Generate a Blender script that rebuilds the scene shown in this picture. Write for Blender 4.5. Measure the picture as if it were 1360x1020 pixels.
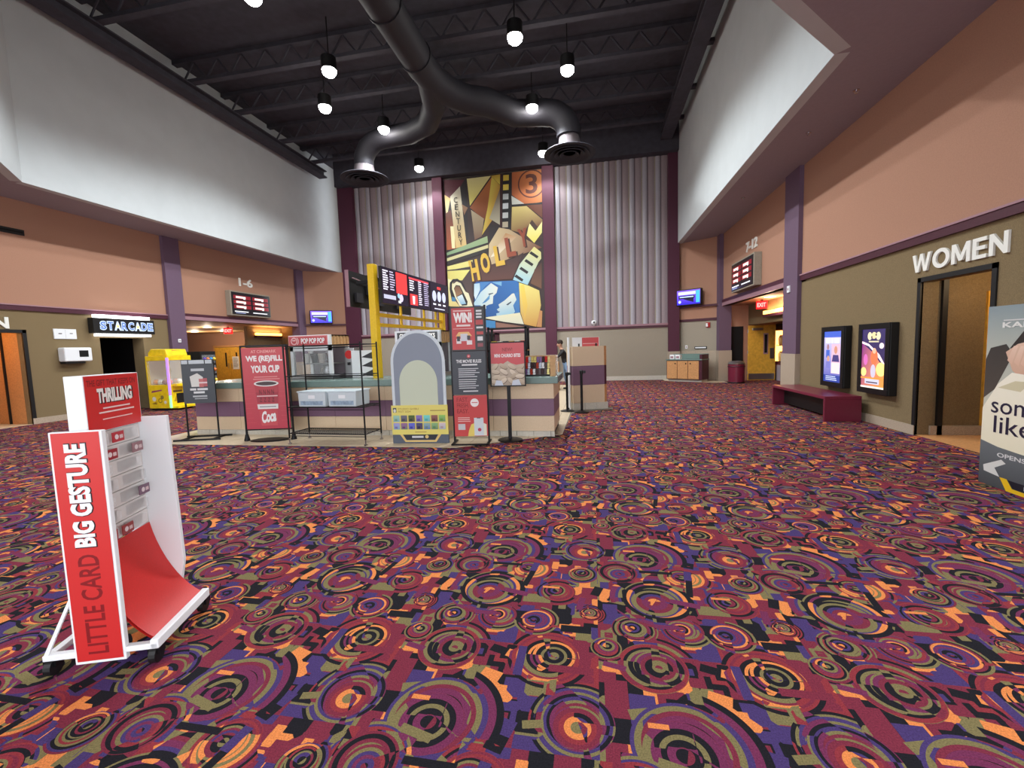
import bpy, bmesh, math, random
from mathutils import Matrix, Vector
random.seed(7)
for o in list(bpy.data.objects): bpy.data.objects.remove(o)
SC = bpy.context.scene
COL = SC.collection

# ------------------------------------------------------------------ camera
F_PX, CAM_H = 578.0, 1.58
PITCH, ROLL, YAW = math.radians(4.79), math.radians(1.822), math.atan(.189146)
cam_d = bpy.data.cameras.new('camera'); cam = bpy.data.objects.new('camera', cam_d); COL.objects.link(cam)
cam_d.sensor_width = 36.0; cam_d.lens = F_PX / 1360 * 36.0; cam_d.clip_start = .02; cam_d.clip_end = 200
_ex = Vector((1, 0, 0)); _dn = Vector((0, -math.sin(PITCH), -math.cos(PITCH))); _fw = Vector((0, math.cos(PITCH), -math.sin(PITCH)))
_r = _ex * math.cos(ROLL) + _dn * math.sin(ROLL); _d = -_ex * math.sin(ROLL) + _dn * math.cos(ROLL)
_m = Matrix((( _r.x, -_d.x, -_fw.x), (_r.y, -_d.y, -_fw.y), (_r.z, -_d.z, -_fw.z))).to_4x4()
cam.matrix_world = Matrix.Translation((0, 0, CAM_H)) @ Matrix.Rotation(YAW, 4, 'Z') @ _m
SC.camera = cam
# ------------------------------------------------------------------ world, exposure
w = bpy.data.worlds.new('world'); SC.world = w; w.use_nodes = True
w.node_tree.nodes['Background'].inputs[0].default_value = (.92, .96, 1.0, 1)
w.node_tree.nodes['Background'].inputs[1].default_value = 3.5
vs = SC.view_settings; vs.view_transform = 'Standard'; vs.look = 'None'; vs.gamma = 1; vs.use_curve_mapping = False
vs.exposure = 0.1
SPOT_W = 720.0          # each ceiling downlight of the atrium
CAN_W = 90.0             # each added, unseen can of the low ceiling
HALL_W = 40.0            # each can in the side halls

# ------------------------------------------------------------------ helpers
ORD = ['first', 'second', 'third', 'fourth', 'fifth', 'sixth', 'seventh', 'eighth', 'ninth']
def lin(c):
    return tuple(((v / 255) / 12.92 if v / 255 <= .04045 else ((v / 255 + .055) / 1.055) ** 2.4) for v in c[:3]) + (1.0,)

def mat(name, rgb, rough=.6, metal=0., noise=0., nscale=30., bump=0., bscale=80., spec=.4, emit=None, estr=0., trans=0., alpha=1.):
    m = bpy.data.materials.new(name); m.use_nodes = True
    nt = m.node_tree; b = nt.nodes['Principled BSDF']
    c = lin(rgb); b.inputs['Base Color'].default_value = c
    b.inputs['Roughness'].default_value = rough; b.inputs['Metallic'].default_value = metal
    b.inputs['Specular IOR Level'].default_value = spec
    if trans: b.inputs['Transmission Weight'].default_value = trans
    if alpha < 1: b.inputs['Alpha'].default_value = alpha
    if emit:
        b.inputs['Emission Color'].default_value = lin(emit); b.inputs['Emission Strength'].default_value = estr
    if noise or bump:
        tc = nt.nodes.new('ShaderNodeTexCoord')
    if noise:
        n = nt.nodes.new('ShaderNodeTexNoise'); n.inputs['Scale'].default_value = nscale; n.inputs['Detail'].default_value = 4
        nt.links.new(tc.outputs['Object'], n.inputs['Vector'])
        mx = nt.nodes.new('ShaderNodeMix'); mx.data_type = 'RGBA'
        mr = nt.nodes.new('ShaderNodeMapRange'); mr.inputs[1].default_value = .3; mr.inputs[2].default_value = .7
        nt.links.new(n.outputs['Fac'], mr.inputs[0]); nt.links.new(mr.outputs[0], mx.inputs['Factor'])
        mx.inputs['A'].default_value = tuple(v * (1 - noise) for v in c[:3]) + (1,)
        mx.inputs['B'].default_value = tuple(min(1, v * (1 + noise)) for v in c[:3]) + (1,)
        nt.links.new(mx.outputs['Result'], b.inputs['Base Color'])
    if bump:
        n2 = nt.nodes.new('ShaderNodeTexNoise'); n2.inputs['Scale'].default_value = bscale; n2.inputs['Detail'].default_value = 3
        nt.links.new(tc.outputs['Object'], n2.inputs['Vector'])
        bp = nt.nodes.new('ShaderNodeBump'); bp.inputs['Strength'].default_value = bump; bp.inputs['Distance'].default_value = .01
        nt.links.new(n2.outputs['Fac'], bp.inputs['Height']); nt.links.new(bp.outputs['Normal'], b.inputs['Normal'])
    return m

def print_mat(name, rough=.45, emit=0., gain=1.):
    m = bpy.data.materials.new(name); m.use_nodes = True; nt = m.node_tree; b = nt.nodes['Principled BSDF']
    a = nt.nodes.new('ShaderNodeVertexColor'); a.layer_name = 'Col'
    b.inputs['Roughness'].default_value = rough
    if emit:
        b.inputs['Base Color'].default_value = (.01, .01, .012, 1)
        nt.links.new(a.outputs['Color'], b.inputs['Emission Color']); b.inputs['Emission Strength'].default_value = emit
    else:
        g = nt.nodes.new('ShaderNodeMix'); g.data_type = 'RGBA'; g.blend_type = 'MULTIPLY'; g.inputs['Factor'].default_value = 1.; g.inputs['B'].default_value = (gain, gain, gain, 1)
        nt.links.new(a.outputs['Color'], g.inputs['A']); nt.links.new(g.outputs['Result'], b.inputs['Base Color'])
    return m

class MB:
    def __init__(s): s.v = []; s.f = []; s.m = []
    def add(s, vs, fs, m=0):
        o = len(s.v); s.v += [tuple(p) for p in vs]; s.f += [tuple(i + o for i in f) for f in fs]; s.m += [m] * len(fs); return s
    def box(s, x0, x1, y0, y1, z0, z1, m=0):
        return s.add([(x0, y0, z0), (x1, y0, z0), (x1, y1, z0), (x0, y1, z0), (x0, y0, z1), (x1, y0, z1), (x1, y1, z1), (x0, y1, z1)],
                     [(0, 3, 2, 1), (4, 5, 6, 7), (0, 1, 5, 4), (1, 2, 6, 5), (2, 3, 7, 6), (3, 0, 4, 7)], m)
    def prism(s, poly, z0, z1, m=0):
        n = len(poly); a = sum(poly[i][0] * poly[(i + 1) % n][1] - poly[(i + 1) % n][0] * poly[i][1] for i in range(n))
        if a < 0: poly = poly[::-1]
        return s.add([(x, y, z0) for x, y in poly] + [(x, y, z1) for x, y in poly],
                     [tuple(range(n))[::-1], tuple(range(n, 2 * n))] + [(i, (i + 1) % n, n + (i + 1) % n, n + i) for i in range(n)], m)
    def slab(s, poly, y0, y1, m=0):          # outline in x,z, thickness along y
        n = len(poly); a = sum(poly[i][0] * poly[(i + 1) % n][1] - poly[(i + 1) % n][0] * poly[i][1] for i in range(n))
        if a < 0: poly = poly[::-1]
        return s.add([(x, y0, z) for x, z in poly] + [(x, y1, z) for x, z in poly],
                     [tuple(range(n)), tuple(range(n, 2 * n))[::-1]] + [(i, n + i, n + (i + 1) % n, (i + 1) % n) for i in range(n)], m)
    def tube(s, pts, r, n=10, m=0, cap=True):
        pts = [Vector(p) for p in pts]; rs = r if isinstance(r, (list, tuple)) else [r] * len(pts); rings = []
        up = None
        for i, p in enumerate(pts):
            t = (pts[min(i + 1, len(pts) - 1)] - pts[max(i - 1, 0)]).normalized()
            if up is None: up = Vector((0, 0, 1)) if abs(t.z) < .9 else Vector((1, 0, 0))
            a = t.cross(up).normalized(); b = a.cross(t).normalized(); up = b
            rings.append([p + (a * math.cos(2 * math.pi * k / n) + b * math.sin(2 * math.pi * k / n)) * rs[i] for k in range(n)])
        vs = [q for ring in rings for q in ring]; fs = []
        for i in range(len(pts) - 1):
            for k in range(n): fs.append((i * n + k, i * n + (k + 1) % n, (i + 1) * n + (k + 1) % n, (i + 1) * n + k))
        if cap: fs += [tuple(range(n))[::-1], tuple(range((len(pts) - 1) * n, len(pts) * n))]
        return s.add(vs, fs, m)
    def lathe(s, prof, n=24, c=(0, 0, 0), m=0):
        vs = []; fs = []
        for r, z in prof:
            for k in range(n): vs.append((c[0] + r * math.cos(2 * math.pi * k / n), c[1] + r * math.sin(2 * math.pi * k / n), c[2] + z))
        for i in range(len(prof) - 1):
            for k in range(n): fs.append((i * n + k, i * n + (k + 1) % n, (i + 1) * n + (k + 1) % n, (i + 1) * n + k))
        fs += [tuple(range(n))[::-1], tuple(range((len(prof) - 1) * n, len(prof) * n))]
        return s.add(vs, fs, m)
    def build(s, name, mats, parent=None, loc=(0, 0, 0), rz=0., smooth=False, bevel=0., mesh_only=False):
        me = bpy.data.meshes.new(name); me.from_pydata(s.v, [], s.f)
        for mm in (mats if isinstance(mats, (list, tuple)) else [mats]): me.materials.append(mm)
        me.polygons.foreach_set('material_index', s.m)
        if smooth:
            me.polygons.foreach_set('use_smooth', [True] * len(s.f))
            try: me.set_sharp_from_angle(angle=math.radians(40))
            except Exception: pass
        me.update()
        if mesh_only: return me
        return place(name, me, parent, loc, rz, bevel)

def place(name, me, parent=None, loc=(0, 0, 0), rz=0., bevel=0.):
    o = bpy.data.objects.new(name, me); COL.objects.link(o)
    o.parent = parent; o.location = loc; o.rotation_euler = (0, 0, rz)
    if bevel:
        b = o.modifiers.new('bevel', 'BEVEL'); b.width = bevel; b.segments = 2; b.limit_method = 'ANGLE'
    return o

def tag(o, label=None, cat=None, group=None, kind=None):
    if label: o['label'] = label
    if cat: o['category'] = cat
    if group: o['group'] = group
    if kind: o['kind'] = kind
    return o

def thing(name, label, cat, loc=(0, 0, 0), rz=0., group=None):
    o = bpy.data.objects.new(name, None); COL.objects.link(o); o.location = loc; o.rotation_euler = (0, 0, rz); o.empty_display_size = .1
    return tag(o, label, cat, group)

def setting(name, loc=(0, 0, 0), rz=0.):
    o = bpy.data.objects.new(name, None); COL.objects.link(o); o.location = loc; o.rotation_euler = (0, 0, rz); o.empty_display_size = .1
    o['kind'] = 'structure'; return o

def copy_tree(o, parent=None):
    c = o.copy(); COL.objects.link(c); c.parent = parent
    for ch in list(o.children): copy_tree(ch, c)
    return c

_tc = {}
def text_geo(txt, bold=.02, ext=0.):
    key = (txt, bold, ext)
    if key in _tc: return _tc[key]
    cu = bpy.data.curves.new('t', 'FONT'); cu.body = txt; cu.size = 1.0; cu.offset = bold; cu.extrude = ext; cu.resolution_u = 3
    cu.fill_mode = 'BOTH' if ext else 'FRONT'
    ob = bpy.data.objects.new('t', cu); COL.objects.link(ob)
    dg = bpy.context.evaluated_depsgraph_get(); dg.update()
    me = ob.evaluated_get(dg).to_mesh()
    vs = [tuple(v.co) for v in me.vertices]; fs = [tuple(p.vertices) for p in me.polygons]
    ob.evaluated_get(dg).to_mesh_clear(); bpy.data.objects.remove(ob); bpy.data.curves.remove(cu)
    _tc[key] = (vs, fs); return vs, fs

class Art:
    """flat print: polygons, discs and lettering in metres, x right, z up, facing -y"""
    def __init__(s): s.v = []; s.f = []; s.c = []; s.k = 0
    def poly(s, pts, col, col2=None, d=(0, 1)):
        y = -.0004 * s.k; s.k += 1; o = len(s.v); s.v += [(x, y, z) for x, z in pts]
        a = sum(pts[i][0] * pts[(i + 1) % len(pts)][1] - pts[(i + 1) % len(pts)][0] * pts[i][1] for i in range(len(pts)))
        idx = list(range(o, o + len(pts)))
        cs = [lin(col)] * len(pts)
        if col2:
            pr = [x * d[0] + z * d[1] for x, z in pts]; lo, hi = min(pr), max(pr); c1, c2 = lin(col), lin(col2)
            cs = [tuple(p + (q - p) * ((t - lo) / (hi - lo + 1e-9)) for p, q in zip(c1, c2)) for t in pr]
        if a < 0: idx = idx[::-1]; cs = cs[::-1]
        s.f.append(tuple(idx)); s.c.append(cs); return s
    def rect(s, x0, z0, x1, z1, col, col2=None, d=(0, 1)): return s.poly([(x0, z0), (x1, z0), (x1, z1), (x0, z1)], col, col2, d)
    def disc(s, x, z, r, col, r2=None, col2=None, d=(0, 1), n=28, a0=0, a1=360):
        r2 = r2 or r
        p = [(x + r * math.cos(math.radians(a0 + (a1 - a0) * k / n)), z + r2 * math.sin(math.radians(a0 + (a1 - a0) * k / n))) for k in range(n + (0 if a1 - a0 == 360 else 1))]
        return s.poly(p, col, col2, d)
    def ring(s, x, z, r0, r1, col, a0=0, a1=360, n=32, q=1.):
        A = [math.radians(a0 + (a1 - a0) * k / n) for k in range(n + 1)]
        return s.poly([(x + r1 * math.cos(a), z + r1 * q * math.sin(a)) for a in A] + [(x + r0 * math.cos(a), z + r0 * q * math.sin(a)) for a in A[::-1]], col)
    def text(s, txt, x, z, h, w, col, bold=.03, rot=0., align='L', shear=0.):
        vs, fs = text_geo(txt, bold)
        if not vs: return s
        y = -.0004 * s.k; s.k += 1
        x0 = min(v[0] for v in vs); x1 = max(v[0] for v in vs); z0 = min(v[1] for v in vs); z1 = max(v[1] for v in vs)
        sx = w / (x1 - x0); sz = h / (z1 - z0); o = len(s.v); ca, sa = math.cos(math.radians(rot)), math.sin(math.radians(rot))
        off = {'L': 0, 'C': -w / 2, 'R': -w}[align]
        for v in vs:
            px = (v[0] - x0) * sx + off; pz = (v[1] - z0) * sz; px += pz * shear
            s.v.append((x + px * ca - pz * sa, y, z + px * sa + pz * ca))
        for f in fs:
            s.f.append(tuple(i + o for i in f)); s.c.append([lin(col)] * len(f))
        return s
    def lines(s, x0, x1, z1, n, pitch, h, col, jag=.3):
        for i in range(n): s.rect(x0, z1 - i * pitch - h, x1 - (x1 - x0) * jag * random.random(), z1 - i * pitch, col)
        return s
    def build(s, name, m, parent=None, loc=(0, 0, 0), rz=0.):
        me = bpy.data.meshes.new(name); me.from_pydata(s.v, [], s.f); me.materials.append(m)
        ca = me.color_attributes.new('Col', 'FLOAT_COLOR', 'CORNER'); i = 0
        for cs in s.c:
            for c in cs: ca.data[i].color = c; i += 1
        me.update(); return place(name, me, parent, loc, rz)

GLYPH = dict(W=(1.25, [(0, 1), (.2, 1), (.36, .3), (.54, 1), (.72, 1), (.89, .3), (1.06, 1), (1.25, 1), (1.0, 0), (.8, 0), (.63, .66), (.46, 0), (.26, 0)]),
             M=(1.02, [(0, 0), (.2, 0), (.2, .62), (.42, .12), (.6, .12), (.82, .62), (.82, 0), (1.02, 0), (1.02, 1), (.8, 1), (.51, .38), (.22, 1), (0, 1)]),
             E=(.70, [(0, 0), (.7, 0), (.7, .18), (.2, .18), (.2, .42), (.63, .42), (.63, .6), (.2, .6), (.2, .82), (.69, .82), (.69, 1), (0, 1)]),
             N=(.86, [(0, 0), (.2, 0), (.2, .64), (.68, 0), (.86, 0), (.86, 1), (.66, 1), (.66, .36), (.18, 1), (0, 1)]),
             O=(1.04, [(.52 + .52 * math.sin(k * math.pi / 16 + .001), .5 + .52 * math.cos(k * math.pi / 16 + .001)) for k in range(32)] + [(.52, 1.02), (.52, .82)] + [(.52 - .31 * math.sin(k * math.pi / 12), .5 + .32 * math.cos(k * math.pi / 12)) for k in range(1, 25)] + [(.5203, 1.02)]))
def block_letters(name, label, txt, width, height, depth, m, loc, rz):
    t = thing(name, label, 'lettering', loc, rz); tot = sum(GLYPH[c][0] for c in txt) + .12 * (len(txt) - 1); sx = width / tot; x = 0
    for ch in txt:
        w_, pl = GLYPH[ch]; MB().slab([((x + a) * sx, b * height) for a, b in pl], -depth, 0).build('letter', m, t); x += w_ + .12
    return t

def lettering(name, label, txt, width, height, depth, m, loc, rz, cat='lettering'):
    t = thing(name, label, cat, loc, rz); full = text_geo(txt, .025)[0]
    fx0 = min(v[0] for v in full); fx1 = max(v[0] for v in full); z0 = min(v[1] for v in full); z1 = max(v[1] for v in full)
    sx = width / (fx1 - fx0); sz = height / (z1 - z0)
    for i, ch in enumerate(txt):
        if ch == ' ': continue
        vs, fs = text_geo(ch, .025, .5)
        pre = max(v[0] for v in text_geo(txt[:i + 1], .025)[0]); cw = max(v[0] for v in vs)
        mb = MB(); mb.add([((v[0] + pre - cw - fx0) * sx, -(v[2] + .5) * depth, (v[1] - z0) * sz) for v in vs], fs)
        mb.build('letter', m, t)
    return t

P_PAPER = print_mat('poster paper', .4, gain=.88); P_SCREEN = print_mat('lit screen', .2, 1.5); P_MURAL = print_mat('painted mural', .6, gain=.72)
P_LIT = print_mat('backlit sign face', .3, 1.1)
M = {}
M['white'] = mat('white gypsum wall', (186, 191, 193), .85, noise=.03, nscale=2)
M['brown'] = mat('brown painted fabric wall', (168, 126, 104), .9, noise=.06, nscale=60, bump=.3, bscale=250)
M['olive'] = mat('olive woven wall fabric', (126, 108, 78), .95, noise=.22, nscale=90, bump=.5, bscale=220)
M['greyfab'] = mat('grey woven wall fabric', (156, 147, 132), .95, noise=.2, nscale=70, bump=.5, bscale=200)
M['purple'] = mat('purple column paint', (102, 80, 100), .7, noise=.05, nscale=40)
M['plum'] = mat('plum column paint', (80, 36, 56), .65, noise=.05)
M['trim'] = mat('dark maroon wood trim', (74, 34, 48), .45, noise=.1, nscale=15)
M['cap'] = mat('pale mauve trim cap', (156, 118, 128), .55)
M['soffit'] = mat('mauve grey soffit paint', (150, 140, 148), .9, noise=.03, nscale=20)
M['black'] = mat('black ceiling paint', (66, 65, 74), .85, noise=.15, nscale=5)
M['duct'] = mat('dark painted duct metal', (44, 43, 50), .65, .1)
M['diffuser'] = mat('grey metal air diffuser', (120, 112, 116), .5, .3)
M['granite'] = mat('speckled granite tile', (172, 156, 138), .45, noise=.35, nscale=120)
M['cream'] = mat('cream speckled laminate', (212, 188, 158), .5, noise=.14, nscale=140)
M['wood_o'] = mat('orange maple laminate', (198, 146, 96), .45, noise=.15, nscale=30)
M['band'] = mat('purple laminate band', (120, 88, 112), .5, noise=.08, nscale=90)
M['green'] = mat('grey green solid countertop', (112, 134, 128), .25, noise=.15, nscale=100)
M['tile'] = mat('beige floor tile', (206, 188, 160), .3, noise=.08, nscale=12)
M['basetile'] = mat('pale grey base tile', (196, 190, 178), .35, noise=.08, nscale=25)
M['grout'] = mat('grey grout', (120, 112, 100), .9)
M['blackm'] = mat('black satin metal', (22, 22, 25), .4, .4)
M['blackp'] = mat('black plastic', (18, 18, 20), .5)
M['whitep'] = mat('white laminate', (232, 235, 238), .4)
M['red'] = mat('red laminate', (198, 40, 38), .45, noise=.06, nscale=150, bump=.1, bscale=300)
M['chrome'] = mat('chrome wire', (200, 200, 205), .2, 1.)
M['yellow'] = mat('yellow painted steel', (232, 190, 30), .35, noise=.06)
M['steel'] = mat('brushed steel', (170, 170, 172), .3, .9)
M['plastic'] = mat('translucent plastic bin', (222, 234, 240), .3, alpha=.72)
M['clear'] = mat('clear acrylic', (240, 244, 246), .08, alpha=.16)
M['door'] = mat('golden oak door veneer', (214, 164, 62), .4, noise=.15, nscale=12)
M['bench'] = mat('maroon laminate bench', (112, 34, 56), .3, noise=.06)
M['letter'] = mat('off white dimensional letters', (235, 235, 228), .4)
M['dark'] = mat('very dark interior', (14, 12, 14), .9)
M['ply'] = mat('tan wood', (190, 150, 105), .6, noise=.15, nscale=20)
M['hot'] = mat('lit lamp', (255, 250, 240), .5, emit=(255, 252, 244), estr=60.)
M['warm'] = mat('warm lit lens', (255, 190, 110), .5, emit=(255, 170, 80), estr=6.)
M['tube'] = mat('white light tube', (255, 255, 255), .4, emit=(250, 252, 255), estr=5.)
M['exit'] = mat('red lit exit sign', (230, 20, 25), .4, emit=(255, 20, 25), estr=2.2)
M['led'] = mat('violet led strip', (150, 110, 240), .4, emit=(150, 110, 255), estr=1.5)
M['ledg'] = mat('green led strip', (130, 240, 150), .4, emit=(130, 255, 150), estr=1.5)

# carpet: repeating deco pattern of rings, sectors and bars, woven into the colour only
def carpet_material():
    m = bpy.data.materials.new('deco patterned carpet'); m.use_nodes = True; nt = m.node_tree; N = nt.nodes; L = nt.links
    b = N['Principled BSDF']; b.inputs['Roughness'].default_value = .95; b.inputs['Specular IOR Level'].default_value = .1
    PX, PY = 1.04, 1.56
    K = dict(m=(118, 44, 62), p=(70, 54, 104), k=(29, 28, 34), o=(218, 132, 74), g=(120, 110, 74), r=(136, 50, 58), v=(110, 46, 80), y=(226, 162, 112))
    def node(t, **kw):
        n = N.new(t)
        for k, v in kw.items(): setattr(n, k, v)
        return n
    geo = node('ShaderNodeNewGeometry')
    def vm(op, a, bb=None, c=None):
        n = node('ShaderNodeVectorMath', operation=op)
        for i, q in enumerate((a, bb, c)):
            if q is None: continue
            if hasattr(q, 'links'): L.new(q, n.inputs[i])
            else: n.inputs[i].default_value = q
        return n
    def ma(op, a, bb=None):
        n = node('ShaderNodeMath', operation=op)
        for i, q in enumerate((a, bb)):
            if q is None: continue
            if hasattr(q, 'links'): L.new(q, n.inputs[i])
            else: n.inputs[i].default_value = q
        return n.outputs[0]
    def mix(f, a, bb):
        n = node('ShaderNodeMix', data_type='RGBA'); L.new(f, n.inputs['Factor'])
        for nm, q in (('A', a), ('B', bb)):
            if hasattr(q, 'links'): L.new(q, n.inputs[nm])
            else: n.inputs[nm].default_value = q
        return n.outputs['Result']
    def ramp(f, stops):
        n = node('ShaderNodeValToRGB'); e = n.color_ramp; e.interpolation = 'CONSTANT'
        while len(e.elements) < len(stops): e.elements.new(.5)
        for el, (ps, c) in zip(e.elements, stops): el.position = ps; el.color = lin(K[c])
        L.new(f, n.inputs[0]); return n.outputs['Color']
    pos = geo.outputs['Position']
    # patchwork ground
    tile = vm('WRAP', pos, (PX, PY, 1), (0, 0, -1)).outputs[0]
    vor = node('ShaderNodeTexVoronoi', distance='CHEBYCHEV', feature='F1'); vor.inputs['Scale'].default_value = 10.; vor.inputs['Randomness'].default_value = .8
    L.new(tile, vor.inputs['Vector'])
    sep = node('ShaderNodeSeparateColor'); L.new(vor.outputs['Color'], sep.inputs[0])
    col = ramp(sep.outputs[0], [(0, 'm'), (.2, 'k'), (.38, 'm'), (.5, 'p'), (.66, 'g'), (.78, 'r'), (.9, 'o')])
    vo2 = node('ShaderNodeTexVoronoi', distance='CHEBYCHEV', feature='F1'); vo2.inputs['Scale'].default_value = 6.5; vo2.inputs['Randomness'].default_value = 1.
    L.new(tile, vo2.inputs['Vector']); sp2 = node('ShaderNodeSeparateColor'); L.new(vo2.outputs['Color'], sp2.inputs[0])
    cell = ma('GREATER_THAN', sp2.outputs[0], .5); lim = ma('ADD', ma('MULTIPLY', ma('GREATER_THAN', sp2.outputs[1], .45), .26), .74)
    ins = ma('LESS_THAN', vor.outputs['Distance'], .22)
    col2 = ramp(sep.outputs[1], [(0, 'k'), (.2, 'p'), (.4, 'm'), (.6, 'o'), (.7, 'r'), (.85, 'g')])
    col = mix(ins, col, col2)
    def bar(cx, cy, hx, hy, c, ang=0., c2=None):
        nonlocal col
        d = vm('WRAP', vm('SUBTRACT', pos, (cx, cy, 0)).outputs[0], (PX / 2, PY / 2, 1), (-PX / 2, -PY / 2, -1)).outputs[0]
        ux = vm('DOT_PRODUCT', d, (math.cos(ang), math.sin(ang), 0)).outputs['Value']; uy = vm('DOT_PRODUCT', d, (-math.sin(ang), math.cos(ang), 0)).outputs['Value']
        f = ma('MULTIPLY', ma('LESS_THAN', ma('ABSOLUTE', ux), hx), ma('LESS_THAN', ma('ABSOLUTE', uy), hy))
        col = mix(f, col, lin(K[c]) if not c2 else mix(ma('GREATER_THAN', ux, 0.), lin(K[c]), lin(K[c2])))
    def motif(cx, cy, R, A, B, ang, ang2=None, q=None):
        nonlocal col
        d = vm('WRAP', vm('SUBTRACT', pos, (cx, cy, 0)).outputs[0], (PX / 2, PY / 2, 1), (-PX / 2, -PY / 2, -1)).outputs[0]
        ln = ma('DIVIDE', vm('LENGTH', d).outputs['Value'], R)
        l2 = ma('DIVIDE', vm('LENGTH', vm('SUBTRACT', d, (.13 * R * math.cos(ang), .13 * R * math.sin(ang), 0)).outputs[0]).outputs['Value'], R)
        inn = ma('LESS_THAN', l2, .52); lb_ = ma('ADD', ma('MULTIPLY', l2, inn), ma('MULTIPLY', ln, ma('SUBTRACT', 1., inn)))
        sg = ma('GREATER_THAN', vm('DOT_PRODUCT', d, (math.cos(ang), math.sin(ang), 0)).outputs['Value'], 0.)
        if ang2 is not None:
            s2 = ma('GREATER_THAN', vm('DOT_PRODUCT', d, (math.cos(ang2), math.sin(ang2), 0)).outputs['Value'], 0.)
            sg = ma('MULTIPLY', sg, s2)
        sg = ma('ABSOLUTE', ma('SUBTRACT', sg, cell))
        c = mix(sg, ramp(lb_, A), ramp(lb_, B))
        msk = ma('LESS_THAN', ln, lim)
        if q is not None:
            msk = ma('MULTIPLY', msk, ma('GREATER_THAN', vm('DOT_PRODUCT', d, (math.cos(q), math.sin(q), 0)).outputs['Value'], -.02))
        col = mix(msk, col, c)
    rc = random.Random(21)
    def bands(first, n=11):
        out = [(0., first)]; x = 0.
        for i in range(n):
            x += rc.uniform(.055, .125) * (1.25 if i < 2 else 1)
            if x > .97: break
            c = rc.choice([k for k in 'mmvvprkkkogmpgrk' if k != out[-1][1]]); out.append((x, c))
        return out
    # blocks under the rings
    for i in range(16):
        bar(rc.uniform(0, PX), rc.uniform(0, PY), rc.uniform(.05, .14), rc.uniform(.02, .06), rc.choice('kkpgomr'), rc.choice([0, 0, .25, -.3, 1.57, 1.3]), rc.choice([None, 'o', 'p', 'k']))
    # rings and sectors: centre x, centre y, radius
    for cx, cy, R_ in ((.34, .10, .30), (.95, .16, .21), (.26, .53, .225), (.79, .53, .21), (.04, .64, .11), (.20, .81, .125), (.47, .84, .14), (.69, .82, .13), (.36, 1.12, .285), (.79, 1.13, .15), (.14, 1.42, .18), (.58, 1.40, .175), (.93, 1.37, .12), (1.0, .92, .09)):
        a1 = rc.uniform(0, 6.28)
        motif(cx, cy, R_, bands(rc.choice('kpmrg')), bands(rc.choice('kpmog')), a1, a1 + rc.uniform(1.2, 2.2))
    # bars laid over the rings
    for i in range(12):
        bar(rc.uniform(0, PX), rc.uniform(0, PY), rc.uniform(.04, .13), rc.uniform(.010, .024), rc.choice('kpgomvp'), rc.choice([0, 0, .2, -.25, 1.57, 1.4, .8]))
    # pile
    nz = node('ShaderNodeTexNoise'); nz.inputs['Scale'].default_value = 160; nz.inputs['Detail'].default_value = 3; L.new(pos, nz.inputs['Vector'])
    mr = node('ShaderNodeMapRange'); mr.inputs[1].default_value = .25; mr.inputs[2].default_value = .75; mr.inputs[3].default_value = .62; mr.inputs[4].default_value = 1.25
    L.new(nz.outputs['Fac'], mr.inputs[0])
    sc = node('ShaderNodeMix', data_type='RGBA', blend_type='MULTIPLY'); sc.inputs['Factor'].default_value = 1.
    L.new(col, sc.inputs['A']); L.new(mr.outputs[0], sc.inputs['B'])
    L.new(sc.outputs['Result'], b.inputs['Base Color'])
    bp = node('ShaderNodeBump'); bp.inputs['Strength'].default_value = .5; bp.inputs['Distance'].default_value = .006
    L.new(nz.outputs['Fac'], bp.inputs['Height']); L.new(bp.outputs['Normal'], b.inputs['Normal'])
    return m
M['carpet'] = carpet_material()

# ------------------------------------------------------------------ the shell (room axes: y towards the mural wall)
RX, LX, BY = 4.98, -14.20, 19.55        # right wall, left wall, mural wall
WR, WL = 3.52, -12.69                   # upper white walls
SOF, RAIL, TOP, DECK = 5.67, 2.985, 9.29, 10.75
HALF = math.pi / 2
MB().box(-27, 12, -9, 27, -.1, 0).build('floor', M['carpet'])['kind'] = 'structure'

# tiled strips in front of and beside the concession counter: single tiles on a grout bed
def clip(poly, a, b):                   # keep the side to the left of a->b
    out = []; n = len(poly)
    sd = lambda p: (b[0] - a[0]) * (p[1] - a[1]) - (b[1] - a[1]) * (p[0] - a[0])
    for i in range(n):
        p, q = poly[i], poly[(i + 1) % n]; sp, sq = sd(p), sd(q)
        if sp >= 0: out.append(p)
        if (sp > 0 > sq) or (sp < 0 < sq):
            t = sp / (sp - sq); out.append((p[0] + (q[0] - p[0]) * t, p[1] + (q[1] - p[1]) * t))
    return out
ft = setting('floor_tiled')
FRONT_CUT = ((-2.2, 6.60), (-.57, 7.72))
bed = clip([(-8.5, 6.60), (-.57, 6.60), (-.57, 7.75), (-8.5, 7.75)], *FRONT_CUT)
MB().prism(bed, .0, .003).prism([(-2.6, 7.75), (-.57, 7.75), (-.52, 10.2), (.45, 10.85), (.45, 11.1), (-.5, 11.1), (-.5, 17.6), (-2.6, 17.6)], 0, .003).build('grout_bed', M['grout'], ft)
ts = .46; full = MB().box(0, ts - .008, 0, ts - .008, .003, .007).build('tile', M['tile'], mesh_only=True)
def lay(x0, x1, y0, y1, cuts):
    y = y0
    while y < y1 - .02:
        x = x0
        while x < x1 - .02:
            p = [(x, y), (min(x + ts - .008, x1), y), (min(x + ts - .008, x1), min(y + ts - .008, y1)), (x, min(y + ts - .008, y1))]; q = p
            for c in cuts:
                if q: q = clip(q, *c)
            if q and len(q) > 2:
                if q == p and x + ts <= x1 + .01 and y + ts <= y1 + .01: place('tile', full, ft, (x, y, 0))
                else: MB().prism(q, .003, .007).build('tile', M['tile'], ft)
            x += ts
        y += ts
lay(-8.5, -.57, 6.60, 7.98, [FRONT_CUT])
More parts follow.
